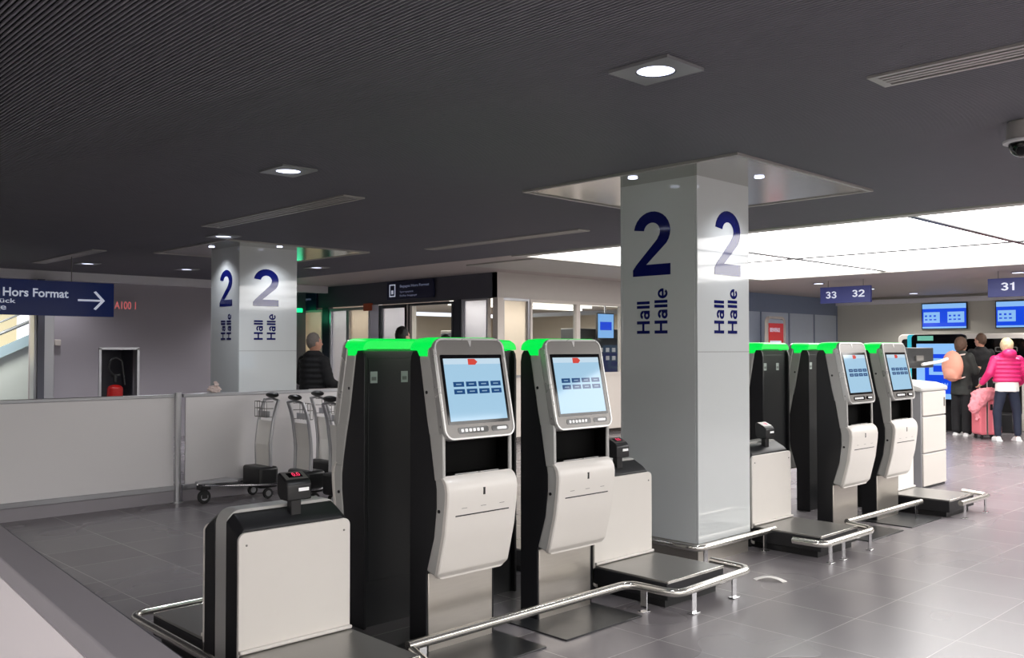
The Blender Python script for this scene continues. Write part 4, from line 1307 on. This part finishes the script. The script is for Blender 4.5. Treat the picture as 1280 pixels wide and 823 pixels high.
AR = lambda s, ex, ey, ez, hx, hy, hz: (s, (s * ex, ey, ez), (s * hx, hy, hz))
away = -PI / 4
person('person in black puffer jacket with grey hair standing by the counter beyond the low barrier', at(392, d=12.0), away - .55, 1.76,
       [AR(-1, .25, .02, 1.12, .22, .28, 1.10), AR(1, .26, .02, 1.10, .24, .25, 1.02)], 'puffer_jacket', 'blackc', .78, 'blackc', 'short', 'hairg', headturn=-.3, puffs=True, shoe_m='blackc')
person('dark-haired person in black whose head shows above the nearest turned-away kiosk', at(503, d=12.3), away - .3, 1.85,
       [AR(-1, .24, .02, 1.12, .22, .2, .98), AR(1, .24, .02, 1.12, .2, .2, .98)], 'coat', 'blackc', .80, 'blackc', 'short', 'hairk', headturn=-.4, shoe_m='blackc')
person('person almost hidden, a dark head just above the nearest kiosk', at(557, d=13.5), away, 1.76,
       [AR(-1, .24, .02, 1.12, .22, .1, .9), AR(1, .24, .02, 1.12, .22, .1, .9)], 'coat', 'blackc', .80, 'navy', 'short', 'hairk', shoe_m='blackc')
p1 = person('person in long dark green coat and wide black trousers carrying a peach backpack', (17.22, 6.20, 0), away - 1.05, 1.76,
            [AR(-1, .20, .10, 1.14, .10, .28, 1.20), AR(1, .22, .06, 1.12, .12, .28, 1.16)], 'coat', 'coat', .72, 'blackc', 'bob', 'hairb', headturn=-.2, widelegs=True, spread=.10, slim=.95)
p2 = person('person in black coat with short greying hair, behind the one with the backpack', at(1226, d=16.9), away + .1, 1.84,
            [AR(-1, .24, .06, 1.12, .20, .26, 1.05), AR(1, .24, .05, 1.12, .24, .24, 1.02)], 'coat', 'blackc', .80, 'blackc', 'short', 'hairb', headturn=.3, shoe_m='blackc')
p3 = person('person in bright pink hooded puffer jacket over a white top and navy trousers', at(1258, d=15.45), away - .05, 1.73,
            [AR(-1, .29, -.02, 1.14, .36, .10, .98), AR(1, .30, .0, 1.14, .30, .16, .98)], 'puffer_jacket', 'pinkc', .99, 'navy', 'bob', 'hairl', puffs=True,
            shirt=('whitec', .83), hood=True, spread=.16, slim=1.12)

# backpack worn by the person in the green coat
c1 = math.cos(away - 1.05); s1 = math.sin(away - 1.05)
bpk = thing('backpack', 'peach backpack worn by the person in the dark green coat', 'backpack', (17.22 + s1 * .25, 6.20 - c1 * .25, 1.0), away - 1.05)
b = MB(); b.sph((0, 0, .25), .215, .92, .62, 1.30, 20); b.sph((0, -.05, .14), .15, .9, .65, .9, 16); b.box(-.13, .13, -.08, .08, .02, .2)
bake(b.bm, 'bag', 'peach', bpk, .012, 6)
MB().tube([(-.10, .06, .45), (-.12, .30, .47), (-.13, .42, .32), (-.14, .34, .10), (-.12, .08, .04)], .013, n=8, fillet=.06).build('strap', 'paper', bpk, smooth=True)
MB().tube([(.10, .06, .45), (.12, .30, .47), (.13, .42, .32), (.14, .34, .10), (.12, .08, .04)], .013, n=8, fillet=.06).build('strap', 'paper', bpk, smooth=True)
MB().tube([(-.03, 0, .49), (0, 0, .53), (.03, 0, .49)], .008, n=8).build('grab_loop', 'paper', bpk)

# suitcase
sp = at(1232, d=15.95)
t = thing('suitcase', 'pink hard-shell suitcase standing between the dark coats and the person in pink', 'suitcase', sp, away + .12)
MB().prism(rrect(-.20, .20, .07, .68, .05), (0, -.13, 0), X_, Z_, Y_, .26).build('shell', 'rose', t, bevel=.02, seg=3)
q = MB()
for x in (-.10, -.05, .03, .08, .13): q.box(x - .005, x + .005, -.134, -.129, .12, .64)
q.build('ribs', 'rosec', t)
MB().box(-.085, -.06, -.136, .134, .07, .685).build('zip_band', 'bezel', t)
MB().tube([(-.07, .08, .66), (-.07, .08, 1.05), (.07, .08, 1.05), (.07, .08, .66)], .010, n=8, fillet=.03).build('telescopic_handle', 'alu', t, smooth=True)
MB().box(-.02, .02, -.15, -.13, .50, .60).build('grip', 'black', t, bevel=.004)
for x in (-.15, .15):
    for y in (-.09, .09):
        wv = MB().cyl((x - .012, y, .03), (x + .012, y, .03), .03, n=14).build('wheel', 'rubber', t)
        MB().box(x - .018, x + .018, y - .015, y + .015, .035, .075).build('wheel_fork', 'black', wv)
random.seed(8)
b = MB()
b.sph((-.03, -.03, .76), .19, 1.3, 1.0, .6, 16); b.sph((-.2, -.1, .66), .12, 1.2, 1, 1.0, 12); b.sph((-.30, -.12, .56), .10, 1, .8, 1.2, 12); b.sph((.14, -.06, .72), .10, 1.2, 1, .8, 12)
b.sph((-.22, -.08, .42), .05, 1, .8, 2.2, 12); b.sph((.03, -.05, .84), .09, 1.2, .8, .6, 12)
jk = bake(b.bm, 'folded_jacket', 'rosec', None, .012, 2, (.05, .05))
tag(jk, 'crumpled pink jacket draped over the top of the pink suitcase', 'jacket', None, sp); jk.rotation_euler = (0, 0, away + .12)

# curved white strip on the floor
t = MB()
n = 12; rows = []
for i in range(n + 1):
    a = -.2 + 1.3 * i / n
    c_ = Vector((.16 * math.cos(a) - .12, .16 * math.sin(a) - .05, 0)); d_ = Vector((math.cos(a), math.sin(a), 0)) * .022
    h_ = .003 + .018 * math.sin(PI * i / n)
    rows.append([t.bm.verts.new(c_ - d_ + Z_ * h_), t.bm.verts.new(c_ + d_ + Z_ * h_), t.bm.verts.new(c_ + d_ + Z_ * (h_ - .003)), t.bm.verts.new(c_ - d_ + Z_ * (h_ - .003))])
for A_, B_ in zip(rows, rows[1:]):
    for i in range(4): t.bm.faces.new((A_[i], A_[(i + 1) % 4], B_[(i + 1) % 4], B_[i]))
t.bm.faces.new(rows[0]); t.bm.faces.new(rows[-1][::-1])
tag(t.build('paper_strip', 'whitec'), 'curled white strip lying on the floor at the corner of the guard rail', 'paper', None, (5.52, 3.22, 0))
